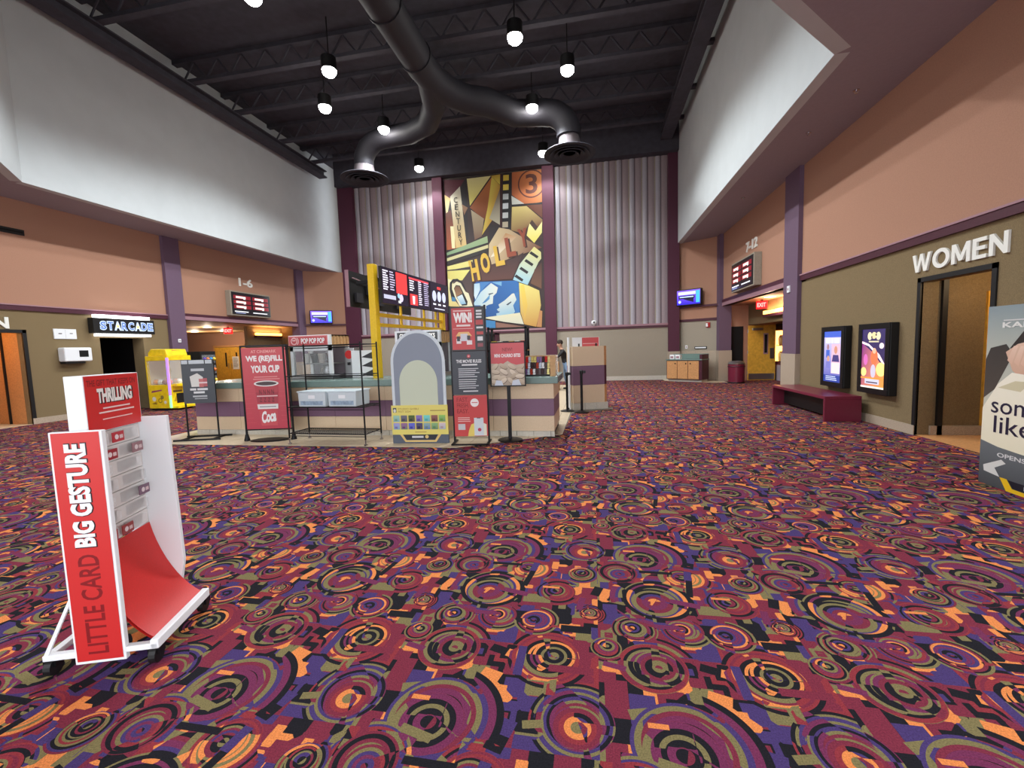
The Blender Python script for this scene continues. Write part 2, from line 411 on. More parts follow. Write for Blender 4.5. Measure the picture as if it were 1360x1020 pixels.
lay(-2.6, -.55, 7.98, 17.6, [((-.57, 7.7), (-.54, 17.6))])

# right-hand wall: olive fabric below, maroon rail, brown above
wr = setting('wall_right')
OPN = (12.60, 18.35); WD = (6.62, 7.84)                     # hall opening, women's opening (along y)
def wall_pair(parent, x0, x1, sgn, segs_low, hall):
    m = MB()
    for (a, b, z0, z1) in segs_low: m.box(x0, x1, a, b, z0, z1)
    m.build('fabric_panel', M['olive'], parent)
wall_pair(wr, RX, RX + .18, 1, [(3.2, WD[0], 0, RAIL), (WD[0], WD[1], 2.38, RAIL), (WD[1], 12.0, 0, RAIL)], OPN)
MB().box(RX, RX + .18, -6, 3.2, 4.2, SOF).box(RX, RX + .18, 3.2, 12.0, RAIL, SOF).box(RX, RX + .18, 12.0, 18.6, 3.05, SOF).build('upper_panel', M['brown'], wr)
MB().box(RX - .05, RX, 3.2, 11.8, RAIL - .02, RAIL + .10).build('rail', M['trim'], wr)
MB().box(RX - .065, RX, 3.2, 11.8, RAIL + .10, RAIL + .13).build('rail_cap', M['cap'], wr)
MB().box(RX - .05, RX, 12.6, 18.4, 3.05, 3.17).build('header_rail', M['trim'], wr)
MB().box(RX - .05, RX + .2, 12.6, 18.4, 2.93, 3.05).build('header_fascia', M['cap'], wr)
MB().box(RX - .03, RX, 3.2, WD[0], 0, .15).box(RX - .03, RX, WD[1], 11.8, 0, .15).build('base_tile', M['granite'], wr)
# purple columns of the right wall with granite feet
def column(name, x0, x1, y0, y1, zt, mt, foot=True):
    c = setting(name); MB().box(x0, x1, y0, y1, 1.2 if foot else 0, zt).build('shaft', mt, c)
    if foot:
        MB().box(x0 - .02, x1 + .02, y0 - .02, y1 + .02, 0, 1.2).build('granite_foot', M['granite'], c)
    return c
column('trim_1', RX - .10, RX + .3, 11.82, 12.60, SOF, M['purple'])
column('trim_2', RX - .14, RX + .3, 18.32, 18.95, SOF, M['purple'])
# women's opening: recess with side wall, dark jambs, tan floor
wd = setting('door_1')
MB().box(RX - .02, RX + .02, WD[0] - .07, WD[0], 0, 2.45).box(RX - .02, RX + .02, WD[1], WD[1] + .07, 0, 2.45).box(RX - .02, RX + .02, WD[0] - .07, WD[1] + .07, 2.38, 2.45).build('door_frame', M['blackp'], wd)
MB().box(RX + .18, RX + 1.25, WD[1] + .02, WD[1] + .16, 0, 2.7).box(RX + 1.25, RX + 1.4, 5.4, 7.98, 0, 2.7).box(RX + .18, RX + 1.25, 5.4, 5.5, 0, 2.7).build('recess_wall', M['olive'], wd)
MB().box(RX + .18, RX + 1.4, 5.4, 7.98, 2.6, 2.7).build('recess_ceiling', M['soffit'], wd)
MB().box(RX + .27, RX + .34, WD[1] - .03, WD[1] + .02, 0, 2.6).build('corner_guard', M['blackp'], wd); MB().box(RX + .86, RX + 1.0, WD[1] - .02, WD[1] + .02, 0, 2.2).build('lit_gap_panel', M['door'], wd)  # golden panel stands in for a warm-lit gap; the glow is in its colour
MB().box(RX + .18, RX + 1.25, WD[1] - .03, WD[1] + .02, 0, .15).box(RX + 1.22, RX + 1.25, 5.5, WD[1], 0, .15).build('base_tile', M['granite'], wd)
MB().box(RX, RX + 1.25, WD[0], WD[1], .0, .006).build('threshold_tile', M['wood_o'], wd)

# left-hand wall
wl = setting('wall_left')
MD = (7.35, 8.62); AD = (10.38, 11.64)
wall_pair(wl, LX - .18, LX, -1, [(-6, MD[0], 0, RAIL), (MD[0], MD[1], 2.34, RAIL), (MD[1], AD[0], 0, RAIL), (AD[0], AD[1], 2.25, RAIL), (AD[1], 12.6, 0, RAIL)], None)
MB().box(LX - .18, LX, -6, 12.6, RAIL, SOF).box(LX - .18, LX, 12.6, 19.3, 3.05, SOF).build('upper_panel', M['brown'], wl)
MB().box(LX, LX + .05, -6, 12.5, RAIL - .08, RAIL + .04).build('rail', M['trim'], wl)
MB().box(LX, LX + .065, -6, 12.5, RAIL + .04, RAIL + .07).build('rail_cap', M['cap'], wl)
MB().box(LX, LX + .05, 13.0, 19.3, 3.05, 3.15).build('header_rail', M['trim'], wl)
MB().box(LX - .2, LX + .05, 13.0, 19.3, 2.93, 3.05).build('header_fascia', M['cap'], wl)
MB().box(LX, LX + .03, -6, MD[0], 0, .15).box(LX, LX + .03, MD[1], AD[0], 0, .15).box(LX, LX + .03, AD[1], 12.5, 0, .15).build('base_tile', M['granite'], wl)
column('trim_3', LX - .3, LX + .12, 12.50, 13.08, SOF, M['purple'])
column('trim_4', LX - .3, LX + .12, 19.15, 19.75, SOF, M['purple'])
md = setting('door_2')
MB().box(LX - .02, LX + .02, MD[1], MD[1] + .08, 0, 2.42).box(LX - .02, LX + .02, MD[0] - .08, MD[0], 0, 2.42).box(LX - .02, LX + .02, MD[0] - .08, MD[1] + .08, 2.34, 2.42).build('door_frame', M['blackp'], md)
MB().box(LX - 1.3, LX - .18, MD[1] + .02, MD[1] + .16, 0, 2.7).box(LX - 1.45, LX - 1.3, 6.2, 8.78, 0, 2.7).box(LX - 1.3, LX - .18, 6.2, 6.3, 0, 2.7).build('recess_wall', M['wood_o'], md)
MB().box(LX - 1.45, LX - .18, 6.2, 8.78, 2.6, 2.7).build('recess_ceiling', M['soffit'], md)
MB().box(LX - .75, LX - .71, MD[1] - .02, MD[1] + .02, 0, 2.6).build('corner_guard', M['blackp'], md)
MB().box(LX - 1.3, LX - .0, MD[0], MD[1], .0, .006).build('threshold_tile', M['tile'], md)
ad = setting('door_3')
MB().box(LX - .42, LX - .18, AD[1], AD[1] + .1, 0, 2.4).build('jamb', M['olive'], ad)
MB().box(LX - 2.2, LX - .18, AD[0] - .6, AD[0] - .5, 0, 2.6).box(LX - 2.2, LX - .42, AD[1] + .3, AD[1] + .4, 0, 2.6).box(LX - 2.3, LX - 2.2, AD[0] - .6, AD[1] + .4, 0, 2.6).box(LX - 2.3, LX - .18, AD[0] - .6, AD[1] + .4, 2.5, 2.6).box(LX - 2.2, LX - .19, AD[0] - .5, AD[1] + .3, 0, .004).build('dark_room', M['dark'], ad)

# mural wall: pleated strips above, plain fabric below
wb = setting('wall_back')
MB().box(-11.7, 3.3, BY + .05, BY + .25, 0, DECK).build('backing', M['greyfab'], wb)
MB().box(-1.62, 3.3, BY - .02, BY + .05, .18, 2.24).box(-6.6, -2.05, BY - .02, BY + .05, .18, 2.24).box(-11.6, -7.0, BY - .02, BY + .05, .18, 2.24).build('fabric_panel', M['greyfab'], wb)
for a, b in ((-1.62, 3.16), (-6.6, -2.05), (-11.55, -7.0)):
    MB().box(a, b, BY - .06, BY + .05, 2.24, 2.33).build('rail', M['trim'], wb); MB().box(a, b, BY - .08, BY + .05, 2.33, 2.41).build('rail_cap', M['cap'], wb)
MB().box(-11.7, 3.3, BY - .04, BY + .05, 0, .18).build('base_tile', M['basetile'], wb)
MB().box(-11.75, 3.5, BY - .4, BY + .05, TOP, DECK).build('bulkhead', M['black'], wb)
M['pleat_a'] = mat('grey pleated fabric', (164, 160, 168), .9, noise=.08, nscale=40); M['pleat_b'] = mat('mauve pleated fabric', (148, 134, 138), .9, noise=.08, nscale=40); M['pleat_c'] = mat('dark seam fabric', (100, 88, 94), .9)
def strip_mesh(w, m, d):
    mb = MB(); n = 6; pr = [(-w / 2 + w * i / n, -d * math.sin(math.pi * i / n)) for i in range(n + 1)]
    mb.add([(x, y, 2.41) for x, y in pr] + [(x, y, TOP) for x, y in pr], [(i, i + 1, n + 2 + i, n + 1 + i) for i in range(n)])
    return mb.build('strip', m, mesh_only=True, smooth=True)
sA, sB, sC = strip_mesh(.20, M['pleat_a'], .03), strip_mesh(.27, M['pleat_b'], .02), strip_mesh(.07, M['pleat_c'], .01)
for a, b in ((-1.55, 3.16), (-11.0, -7.05)):
    n = 9 if a > -5 else 7; p = (b - a) / n
    for i in range(n):
        place('strip', sA, wb, (a + p * i + .10, BY + .04, 0)).scale.x = p / .58
        place('strip', sC, wb, (a + p * i + .10 + .135 * p / .58, BY + .045, 0)).scale.x = p / .58
        place('strip', sB, wb, (a + p * i + .10 + .29 * p / .58, BY + .04, 0)).scale.x = p / .58
for nm, a, b in (('trim_5', -7.05, -6.60), ('trim_6', -2.07, -1.58)):
    column(nm, a, b, BY - .22, BY + .1, TOP + .02, M['plum'])
for nm, a, b in (('trim_7', 3.12, 3.56), ('trim_8', -11.75, -11.02)):
    column(nm, a, b, BY - .16, BY + .1, TOP + .3, M['plum'])

# chamfered corner panels with brown above and fabric below
def chamfer(name, p, q, zs):
    d = Vector((q[0] - p[0], q[1] - p[1])); Ln = d.length; ang = math.atan2(d.y, d.x)
    c = setting(name, (p[0], p[1], 0), ang)
    MB().box(0, Ln, 0, .15, 2.45, SOF).build('upper_panel', M['brown'], c)
    MB().box(0, Ln, 0, .15, 1.2, 2.45).build('fabric_panel', M['greyfab'], c)
    MB().box(0, Ln, -.02, .15, 0, 1.2).build('granite_wainscot', M['granite'], c)
    MB().box(0, Ln, -.04, 0, 2.42, 2.52).build('rail', M['trim'], c); MB().box(0, Ln, -.12, 0, 2.98, 3.06).build('shelf_rail', M['trim'], c)
    return c, ang
cR, aR = chamfer('wall_corner_right', (3.45, 19.72), (5.05, 18.55), None)
cL, aL = chamfer('wall_corner_left', (-14.25, 19.55), (-12.5, 20.68), None)
MB().box(-12.75, -11.6, 20.85, 21.0, 0, DECK).build('wall_corner_fill', M['plum'])['kind'] = 'structure'

# upper white walls, chamfered towards the viewer, and the low mauve ceiling around the atrium
NEAR_R, NEAR_L = 7.46, 8.03; YF = 3.6
def white(name, pts):
    mb = MB()
    for (x0, y0), (x1, y1) in zip(pts[:-1], pts[1:]):
        d = Vector((x1 - x0, y1 - y0)).normalized(); n = Vector((-d.y, d.x)) * .2; e = n * -.08; x0, y0, x1, y1 = x0 + e.x, y0 + e.y, x1 + e.x, y1 + e.y
        mb.prism([(x0, y0), (x1, y1), (x1 + n.x, y1 + n.y), (x0 + n.x, y0 + n.y)], SOF - .001, DECK)
    o = mb.build(name, M['white']); o['kind'] = 'structure'
white('wall_upper_right', [(WR - (NEAR_R - YF), YF), (WR, NEAR_R), (WR, 20.2)][::-1])
white('wall_upper_left', [(WL, 21.0), (WL, NEAR_L), (WL + (NEAR_L - YF), YF)][::-1])
white('wall_upper_front', [(WL + (NEAR_L - YF), YF), (WR - (NEAR_R - YF), YF)][::-1])
MB().prism([(WR, 21), (WR, NEAR_R), (WR - (NEAR_R - YF), YF), (WR - (NEAR_R - YF), -6), (RX + .2, -6), (RX + .2, 21)], SOF, SOF + .12).prism([(WL, 21), (WL, NEAR_L), (WL + (NEAR_L - YF), YF), (WL + (NEAR_L - YF), -6), (LX - .2, -6), (LX - .2, 21)], SOF, SOF + .12).prism([(WL + (NEAR_L - YF), YF), (WR - (NEAR_R - YF), YF), (WR - (NEAR_R - YF), -6), (WL + (NEAR_L - YF), -6)], SOF, SOF + .12).build('ceiling_soffit', M['soffit'])['kind'] = 'structure'
MB().box(-13.2, 4, 3, 21, DECK, DECK + .15).build('ceiling', M['black'])['kind'] = 'structure'

# roof steel, all black
for i, y in enumerate((5.2, 7.4, 9.6, 12.2, 14.0, 16.2, 18.2)):
    t = thing('roof_joist', ['black roof joist over the near end of the lobby', 'black roof joist second from the viewer', 'black roof joist above the nearest visible downlights', 'black braced roof joist with a diagonal strut at the left wall', 'black roof joist poking over the left white wall', 'black roof joist near the round air diffusers', 'black roof joist closest to the mural wall'][i], 'joist')
    MB().box(WL + .02, WR - .02, y - .09, y + .09, 10.02, 10.12).build('bottom_chord', M['black'], t)
    MB().box(WL + .02, WR - .02, y - .09, y + .09, 10.62, 10.74).build('top_chord', M['black'], t)
    wb_ = MB(); k = 0; x = WL + .3
    while x < WR - .9:
        wb_.tube([(x, y, 10.1), (x + .42, y, 10.65)], .03, 6).tube([(x + .42, y, 10.65), (x + .84, y, 10.1)], .03, 6); x += .84
    wb_.build('web', M['black'], t)
t = thing('roof_girder', 'black girder running along the top of the right white wall', 'beam')
MB().box(2.95, 3.05, 4.2, 19.1, 9.75, 10.0).box(2.78, 3.22, 4.2, 19.1, 9.70, 9.76).box(2.78, 3.22, 4.2, 19.1, 9.98, 10.02).build('beam', M['black'], t)
t = thing('roof_girder', 'black girder running along the top of the left white wall', 'beam')
MB().box(-12.3, -12.2, 4.2, 19.1, 9.75, 10.0).box(-12.45, -12.05, 4.2, 19.1, 9.70, 9.76).box(-12.45, -12.05, 4.2, 19.1, 9.98, 10.02).build('beam', M['black'], t)

# round ductwork and the two big round diffusers
def arc(c, r, a0, a1, n=8): return [(c[0] + r * math.cos(math.radians(a0 + (a1 - a0) * k / n)), c[1] + r * math.sin(math.radians(a0 + (a1 - a0) * k / n)), c[2]) for k in range(n + 1)]
t = thing('round_duct', 'dark round air duct bending along the ceiling towards the diffusers', 'duct')
MB().tube([(-4.6, 4.0, 9.5), (-4.6, 8, 9.5), (-4.6, 12.2, 9.5)] + [(-4.6 + 1.6 - 1.6 * math.cos(math.radians(a)), 12.2 + 1.6 * math.sin(math.radians(a)) * 1.4, 9.5) for a in (20, 40, 60, 80)] + [(-2.5, 15.3, 9.5), (-1.5, 15.5, 9.5)] + [(-1.5 + .8 * math.sin(math.radians(a)), 15.5 + .05 * math.sin(math.radians(a)), 8.75 + .75 * math.cos(math.radians(a))) for a in (25, 50, 75, 90)] + [(-.70, 15.55, 8.64)], .42, 16).build('main_duct', M['duct'], t, smooth=True)
MB().tube([(-4.55, 12.6, 9.45), (-4.9, 14.0, 9.4), (-5.5, 15.0, 9.4), (-6.4, 15.5, 9.4), (-7.5, 15.6, 9.4)] + [(-7.5 - .85 * math.sin(math.radians(a)), 15.6 + .1 * math.sin(math.radians(a)), 8.7 + .7 * math.cos(math.radians(a))) for a in (25, 50, 75, 90)] + [(-8.36, 15.72, 8.58)], .36, 16).build('branch_duct', M['duct'], t, smooth=True)
for y in (6., 8., 10., 11.8):
    MB().lathe([(.43, -.03), (.45, -.03), (.45, .03), (.43, .03)], 20).build('seam_ring', M['duct'], t, (-4.6, y, 9.5)).rotation_euler = (HALF, 0, 0)
for x, y, lb in ((-.70, 15.55, 'round grey air diffuser with concentric rings right of the mural'), (-8.36, 15.72, 'round grey air diffuser with concentric rings left of the mural')):
    t = thing('air_diffuser', lb, 'diffuser', (x, y, 8.1), 0, 'round ceiling diffusers')
    MB().lathe([(.32, .55), (.34, .5), (.40, .12), (.36, .1), (.30, .5)], 24).build('collar', M['diffuser'], t, smooth=True)
    MB().lathe([(.40, .12), (.86, .0), (.88, -.03), (.80, -.05), (.40, .05)], 32).build('dish', M['duct'], t, smooth=True)
    for r in (.66, .48, .30): MB().lathe([(r - .08, .03), (r + .03, -.05), (r + .02, -.08), (r - .1, .0)], 28).build('ring', M['duct'], t, smooth=True)

# ceiling downlights of the atrium
LZ = 9.35
spots = [(-7.15, 8.95), (-7.05, 11.6), (-8.25, 13.2), (-7.1, 14.9), (-7.2, 18.3), (-1.82, 11.5), (-.60, 13.1), (-1.84, 14.8), (-1.87, 18.2), (-1.84, 8.4), (-7.0, 6.2), (-1.84, 5.6), (-.6, 9.7), (-8.25, 9.9)]
slab_ = ['nearest of the bright downlights at the top edge of the picture', 'upper bright downlight of the pair left of the round duct', 'lower bright downlight of the pair left of the round duct', 'bright downlight just above the left round diffuser', 'bright downlight at the top left corner of the mural', 'bright downlight nearest to the duct, right of it', 'bright downlight furthest right under the ceiling', 'bright downlight above the right round diffuser, beside the duct end', 'bright downlight at the top right corner of the mural']
SEEN = len(slab_)
for i, (x, y) in enumerate(spots[:11]):
    lb = slab_[i] if i < SEEN else ('bright downlight hung over the near end of the lobby, %s side' % ('left' if x < -4 else 'right'))
    t = thing('downlight', lb, 'lamp', (x, y, LZ), 0, 'round downlights of the high ceiling')
    MB().lathe([(.17, .0), (.2, .02), (.2, .34), (.05, .38), (.13, .33), (.13, .02)], 20).build('housing', M['blackp'], t, smooth=True)
    MB().lathe([(.19, .01), (.175, -.07), (.12, -.13), (.04, -.155)], 20).build('lens', M['hot'], t, smooth=True)
    MB().tube([(0, 0, .36), (0, 0, DECK - LZ)], .015, 6).build('stem', M['blackp'], t)
    ld = bpy.data.lights.new('downlight_beam', 'SPOT'); ld.energy = SPOT_W * (.5 if y > 18 else 1); ld.spot_size = math.radians(147); ld.spot_blend = .35; ld.shadow_soft_size = .12; ld.color = (.93, .98, 1.)
    lo = bpy.data.objects.new('downlight_beam', ld); COL.objects.link(lo); lo.parent = t; lo.location = (0, 0, -.2)
# cans added overhead and behind the camera for extra light; none is seen
for i, (x, y) in enumerate([(1.2, 1.0), (-3.4, 1.2), (-8.0, 1.0), (-3.4, -2.5), (2.0, -2.5)]):
    t = thing('added_can_light', 'small added can light out of view in the low mauve ceiling, %s from the entrance' % ORD[4 - i], 'lamp', (x, y, SOF), 0, 'added cans of the low ceiling')
    MB().lathe([(.06, -.004), (.09, -.012), (.10, -.004), (.10, 0)], 16).build('trim_ring', M['whitep'], t); MB().lathe([(.058, -.003), (.03, -.002)], 16).build('lens', M['tube'], t)
    ld = bpy.data.lights.new('added_can_beam', 'SPOT'); ld.energy = CAN_W; ld.spot_size = math.radians(110); ld.spot_blend = .6; ld.shadow_soft_size = .06; ld.color = (1., .93, .84)
    lo = bpy.data.objects.new('added_can_beam', ld); COL.objects.link(lo); lo.parent = t; lo.location = (0, 0, -.05)
for x, y, lb in ((4.37, 8.58, 'small sprinkler head on the low ceiling nearest the viewer'), (4.29, 10.04, 'small sprinkler head on the low ceiling above the purple column'), (4.31, 13.98, 'small sprinkler head on the low ceiling near the mural wall')):
    t = thing('sprinkler_head', lb, 'sprinkler', (x, y, SOF), 0, 'sprinkler heads'); MB().lathe([(.05, -.008), (.05, 0)], 12).build('plate', M['chrome'], t); MB().lathe([(.012, -.05), (.03, -.048), (.012, -.04), (.012, -.008)], 8).build('nozzle', M['chrome'], t)

# ------------------------------------------------------------------ mural
mt = thing('mural', 'tall art deco cinema mural lettered CENTURY and HOLLY between plum columns', 'mural', (-6.55, BY - .05, 2.42))
MW, MH = 4.47, 6.82
MB().box(0, MW, 0, .05, 0, MH).build('canvas', M['blackp'], mt)
def mp(*pts):
    out = []
    for x, y in pts:
        s = (x - 75 - (y - 230) * .049) / 536; yb = 985 - .045 * (x - 95); yt = 146 - .085 * (x - 75)
        out.append((max(.02, min(MW - .02, s * MW)), max(.02, min(MH - .02, (yb - y) / (yb - yt) * MH))))
    return out
A = Art(); Yl, Br, Gy, Bk, Og, Cr, Bl = (238, 220, 96), (146, 84, 44), (168, 166, 150), (34, 30, 34), (206, 122, 60), (244, 232, 178), (42, 100, 170)
A.rect(.01, .01, MW - .01, MH - .01, (58, 40, 40))
A.poly(mp((75, 150), (200, 150), (215, 470), (95, 540)), (40, 34, 38)); A.poly(mp((75, 150), (190, 150), (165, 190), (110, 250), (75, 230)), (92, 26, 46))
A.poly(mp((78, 228), (112, 250), (90, 360)), Cr, (200, 160, 90)); A.poly(mp((85, 330), (115, 310), (150, 520), (92, 530)), (176, 86, 44), (90, 50, 40)); A.poly(mp((112, 400), (135, 400), (140, 520), (122, 520)), Cr)
A.poly(mp((110, 240), (165, 185), (205, 505), (145, 520)), (224, 190, 120), (214, 210, 190), (0, 1)); A.poly(mp((175, 280), (210, 300), (190, 340)), (150, 110, 80))
A.poly(mp((203, 145), (335, 132), (222, 290)), (240, 226, 110), (250, 240, 170)); A.poly(mp((335, 132), (385, 125), (385, 180)), Yl, (210, 170, 60))
A.poly(mp((340, 138), (222, 300), (305, 370), (330, 300)), (126, 66, 40), (206, 124, 66)); A.poly(mp((340, 138), (388, 185), (345, 370), (290, 450), (320, 300)), Yl, (200, 150, 60), (1, -.3))
A.poly(mp((228, 312), (300, 360), (290, 455), (250, 475)), (120, 84, 64), (200, 184, 150)); A.poly(mp((385, 200), (388, 395), (330, 360)), (190, 184, 160), (120, 100, 80))
A.poly(mp((385, 125), (398, 125), (400, 410), (388, 405)), (60, 22, 26)); A.poly(mp((398, 122), (448, 118), (446, 425), (400, 405)), (28, 26, 30))
for k, c in enumerate([(228, 196, 70), (240, 214, 90), (190, 196, 196), (200, 204, 206), (206, 208, 206), (188, 176, 150)]):
    y0 = 130 + k * 50; A.poly(mp((402, y0), (432, y0 - 2), (432, y0 + 28), (402, y0 + 30)), c)
A.poly(mp((448, 115), (612, 102), (614, 275), (520, 290), (450, 235)), (170, 92, 52), (214, 130, 70), (1, .3)); A.poly(mp((448, 240), (520, 285), (452, 290)), (190, 190, 180)); A.poly(mp((440, 288), (614, 278), (614, 290), (440, 298)), Bk)
A.poly(mp((452, 300), (530, 296), (616, 370), (616, 400), (500, 440), (450, 425)), (120, 74, 46), (226, 206, 130), (-.3, 1)); A.poly(mp((530, 292), (616, 288), (616, 362)), (110, 60, 40))
c3 = mp((553, 178))[0]; A.ring(c3[0], c3[1], .54, .60, (92, 44, 36)); A.text('3', c3[0], c3[1] - .42, .84, .52, (92, 44, 36), .02, align='C')
A.poly(mp((505, 460), (560, 370), (600, 420), (616, 400), (616, 470), (560, 500), (540, 480)), (70, 44, 34)); A.poly(mp((530, 450), (548, 390), (580, 430), (614, 380), (614, 440), (575, 495)), (240, 226, 100), (250, 240, 170))
A.poly(mp((330, 400), (440, 420), (540, 480), (616, 520), (470, 570), (330, 620)), (120, 66, 46), (228, 206, 160), (-.6, .4))
A.poly(mp((330, 500), (330, 390), (390, 400)), (46, 38, 40)); A.poly(mp((340, 570), (420, 440), (480, 460), (380, 560)), (236, 226, 200), (190, 140, 90))
A.poly(mp((92, 545), (320, 455), (325, 500), (92, 580)), (116, 156, 118), (170, 190, 140)); A.poly(mp((92, 560), (325, 490), (328, 540), (94, 615)), (38, 30, 30)); A.poly(mp((92, 575), (325, 502), (326, 520), (93, 592)), (214, 206, 150)); A.poly(mp((94, 620), (240, 585), (240, 625), (96, 640)), (226, 216, 130))
A.poly(mp((240, 590), (330, 560), (330, 680), (250, 710)), (56, 40, 40))
A.poly(mp((230, 640), (460, 580), (520, 545), (460, 690), (260, 705)), (96, 56, 48), (60, 40, 40))
hx, hz = mp((238, 700))[0]
for i, (ch, x, y, h) in enumerate((('H', 236, 705, .95), ('O', 296, 662, .9), ('L', 372, 622, .9), ('L', 432, 572, .85), ('Y', 500, 520, .8))):
    q = mp((x, y))[0]; A.text(ch, q[0] + .06, q[1] - .05, h, .44, (70, 36, 26), .06, 8); A.text(ch, q[0], q[1], h, .42, (222, 180, 66) if i < 3 else (150, 70, 44), .05, 8)
A.poly(mp((575, 515), (612, 545), (614, 580), (600, 600), (560, 690), (545, 724), (465, 695), (500, 610)), (160, 206, 222), (240, 228, 140), (0.4, 1))
for k in range(4): A.poly(mp((560 - k * 26, 540 + k * 42), (600 - k * 26, 568 + k * 42), (592 - k * 26, 580 + k * 42), (550 - k * 26, 552 + k * 42)), Bk)
A.poly(mp((618, 600), (620, 745), (560, 715), (580, 640)), (120, 80, 56), (80, 50, 40))
mq = lambda *p: mp(*[(61.2 + .45 * x, 612 + .45 * y) for x, y in p])
A.poly(mq((70, 70), (370, 20), (400, 230), (410, 520), (80, 520)), (96, 70, 66), (60, 48, 50), (0, 1)); A.poly(mq((75, 75), (365, 60), (270, 190), (75, 190)), (214, 200, 110), (232, 226, 130), (1, .3)); A.poly(mq((75, 170), (150, 190), (180, 440), (240, 515), (80, 515)), (226, 206, 130), (238, 232, 180), (0, 1))
A.poly(mq((110, 300), (112, 220), (150, 175), (210, 170), (275, 215), (330, 330), (300, 300), (255, 220), (200, 195), (160, 200), (140, 240), (140, 300), (185, 400), (180, 450), (140, 450), (130, 400)), (30, 28, 34)); A.poly(mq((140, 390), (185, 410), (185, 455), (140, 450)), (70, 130, 170))
A.poly(mq((150, 240), (200, 205), (250, 225), (310, 330), (350, 350), (405, 510), (330, 515), (240, 510), (180, 400), (145, 310)), (238, 232, 196), (226, 220, 180)); A.poly(mq((165, 290), (190, 248), (240, 255), (275, 320), (340, 455), (335, 500), (270, 505), (200, 400)), (30, 28, 34)); A.poly(mq((170, 290), (195, 258), (235, 265), (275, 350), (195, 395)), (160, 120, 84), (110, 76, 58)); A.poly(mq((205, 395), (270, 365), (320, 480), (255, 490)), (226, 238, 240), (140, 186, 214), (0, -1))
A.poly(mq((420, 235), (450, 208), (935, 195), (968, 225), (990, 590), (965, 632), (520, 645), (425, 500)), (32, 84, 150), (48, 112, 180), (1, .4))
A.poly(mq((420, 235), (490, 225), (495, 310), (440, 430), (420, 380)), (220, 234, 236), (180, 210, 226)); A.poly(mq((495, 215), (620, 212), (560, 260), (500, 340)), (70, 130, 190)); A.poly(mq((420, 470), (500, 340), (630, 225), (715, 280), (700, 345), (660, 385), (655, 480), (610, 490), (570, 510), (575, 540), (520, 570), (505, 500), (425, 500)), (226, 228, 214), (176, 212, 226), (-1, .2)); A.poly(mq((520, 480), (590, 400), (620, 360), (615, 420), (570, 460)), (60, 120, 180), (110, 170, 210)); A.poly(mq((600, 355), (660, 345), (655, 356), (605, 372)), (50, 70, 90)); A.poly(mq((640, 215), (760, 208), (760, 262), (700, 240)), (120, 176, 214))
A.poly(mq((725, 490), (800, 440), (890, 355), (915, 352), (945, 430), (905, 500), (930, 580), (890, 630), (705, 638), (700, 600), (740, 590), (705, 550), (740, 530)), (228, 228, 212), (150, 200, 224), (.2, -1)); A.poly(mq((915, 352), (970, 330), (985, 590), (930, 600), (935, 540), (905, 500), (945, 430)), (64, 122, 184)); A.poly(mq((820, 490), (880, 450), (885, 462), (840, 500)), (60, 70, 90)); A.poly(mq((715, 572), (745, 575), (730, 590)), (90, 100, 140))
A.poly(mq((970, 220), (1090, 260), (1215, 318), (1240, 500), (1190, 765), (1045, 735), (995, 580)), (214, 160, 80), (240, 226, 130), (0, 1)); A.poly(mq((985, 260), (1030, 240), (1080, 500), (1050, 700)), (244, 214, 90), (226, 180, 90), (0, -1)); A.poly(mq((1225, 560), (1258, 570), (1255, 775), (1195, 765)), (206, 146, 90)); A.poly(mq((525, 655), (990, 590), (1040, 735), (800, 705)), (226, 226, 206), (236, 230, 190)); A.poly(mq((535, 680), (690, 695), (695, 795), (600, 790), (570, 765), (535, 765)), (64, 136, 190)); A.poly(mq((695, 710), (1055, 765), (1055, 785), (700, 795)), (150, 108, 92)); A.poly(mq((540, 768), (590, 775), (605, 800), (540, 800)), (190, 120, 120))
for k, ch in enumerate('CENTURY'): q = mp((142 + k * 5.2, 258 + k * 38))[0]; A.text(ch, q[0], q[1] - .13, .25, .17, (50, 40, 36), .01, align='C')
A.build('painting', P_MURAL, mt, (0, -.002, 0))

# ------------------------------------------------------------------ lettering and boards on the side walls
block_letters('women_lettering', 'white dimensional letters WOMEN above the restroom opening on the right', 'WOMEN', 1.62, .27, .028, M['letter'], (RX, 8.03, 2.54), -HALF)
block_letters('men_lettering', 'white dimensional letters MEN above the orange lit opening on the far left', 'MEN', 1.0, .28, .028, M['letter'], (LX, 7.38, 2.44), HALF)
lettering('screen_number_lettering', 'white numbers 7-12 above the showtime board on the right wall', '7-12', 1.0, .32, .028, M['letter'], (RX, 15.75, 4.42), -HALF)
lettering('screen_number_lettering', 'white numbers 1-6 above the showtime board on the left wall', '1-6', .72, .34, .028, M['letter'], (LX, 15.72, 4.44), HALF)

def showtimes(lb, loc, rz):
    t = thing('showtime_board', lb, 'display board', loc, rz); W, Hh = 2.15, .98
    MB().box(0, W, -.22, 0, 0, Hh).build('cabinet', M['greyfab'], t, bevel=.01); MB().box(.05, W - .05, -.235, -.22, .05, Hh - .05).build('bezel', M['blackp'], t)
    a = Art().rect(.07, .07, W - .07, Hh - .07, (12, 8, 10))
    for c in range(2):
        for r in range(3):
            x, z = .14 + c * .98, .70 - r * .19
            a.rect(x, z - .03, x + .88, z + .11, (120, 20, 30)); a.rect(x + .12, z + .0, x + .62, z + .08, (244, 214, 210)); a.rect(x + .5, z - .03, x + .60, z + .02, (250, 240, 235))
    a.rect(.15, .15, .85, .19, (220, 220, 225)); a.rect(1.1, .14, 1.9, .18, (220, 220, 225)); a.rect(.2, .10, .7, .12, (150, 160, 200))
    a.build('screen', P_SCREEN, t, (0, -.2365, 0))
showtimes('lit red showtime board under the numbers 7-12', (RX, 16.55, 3.22), -HALF)
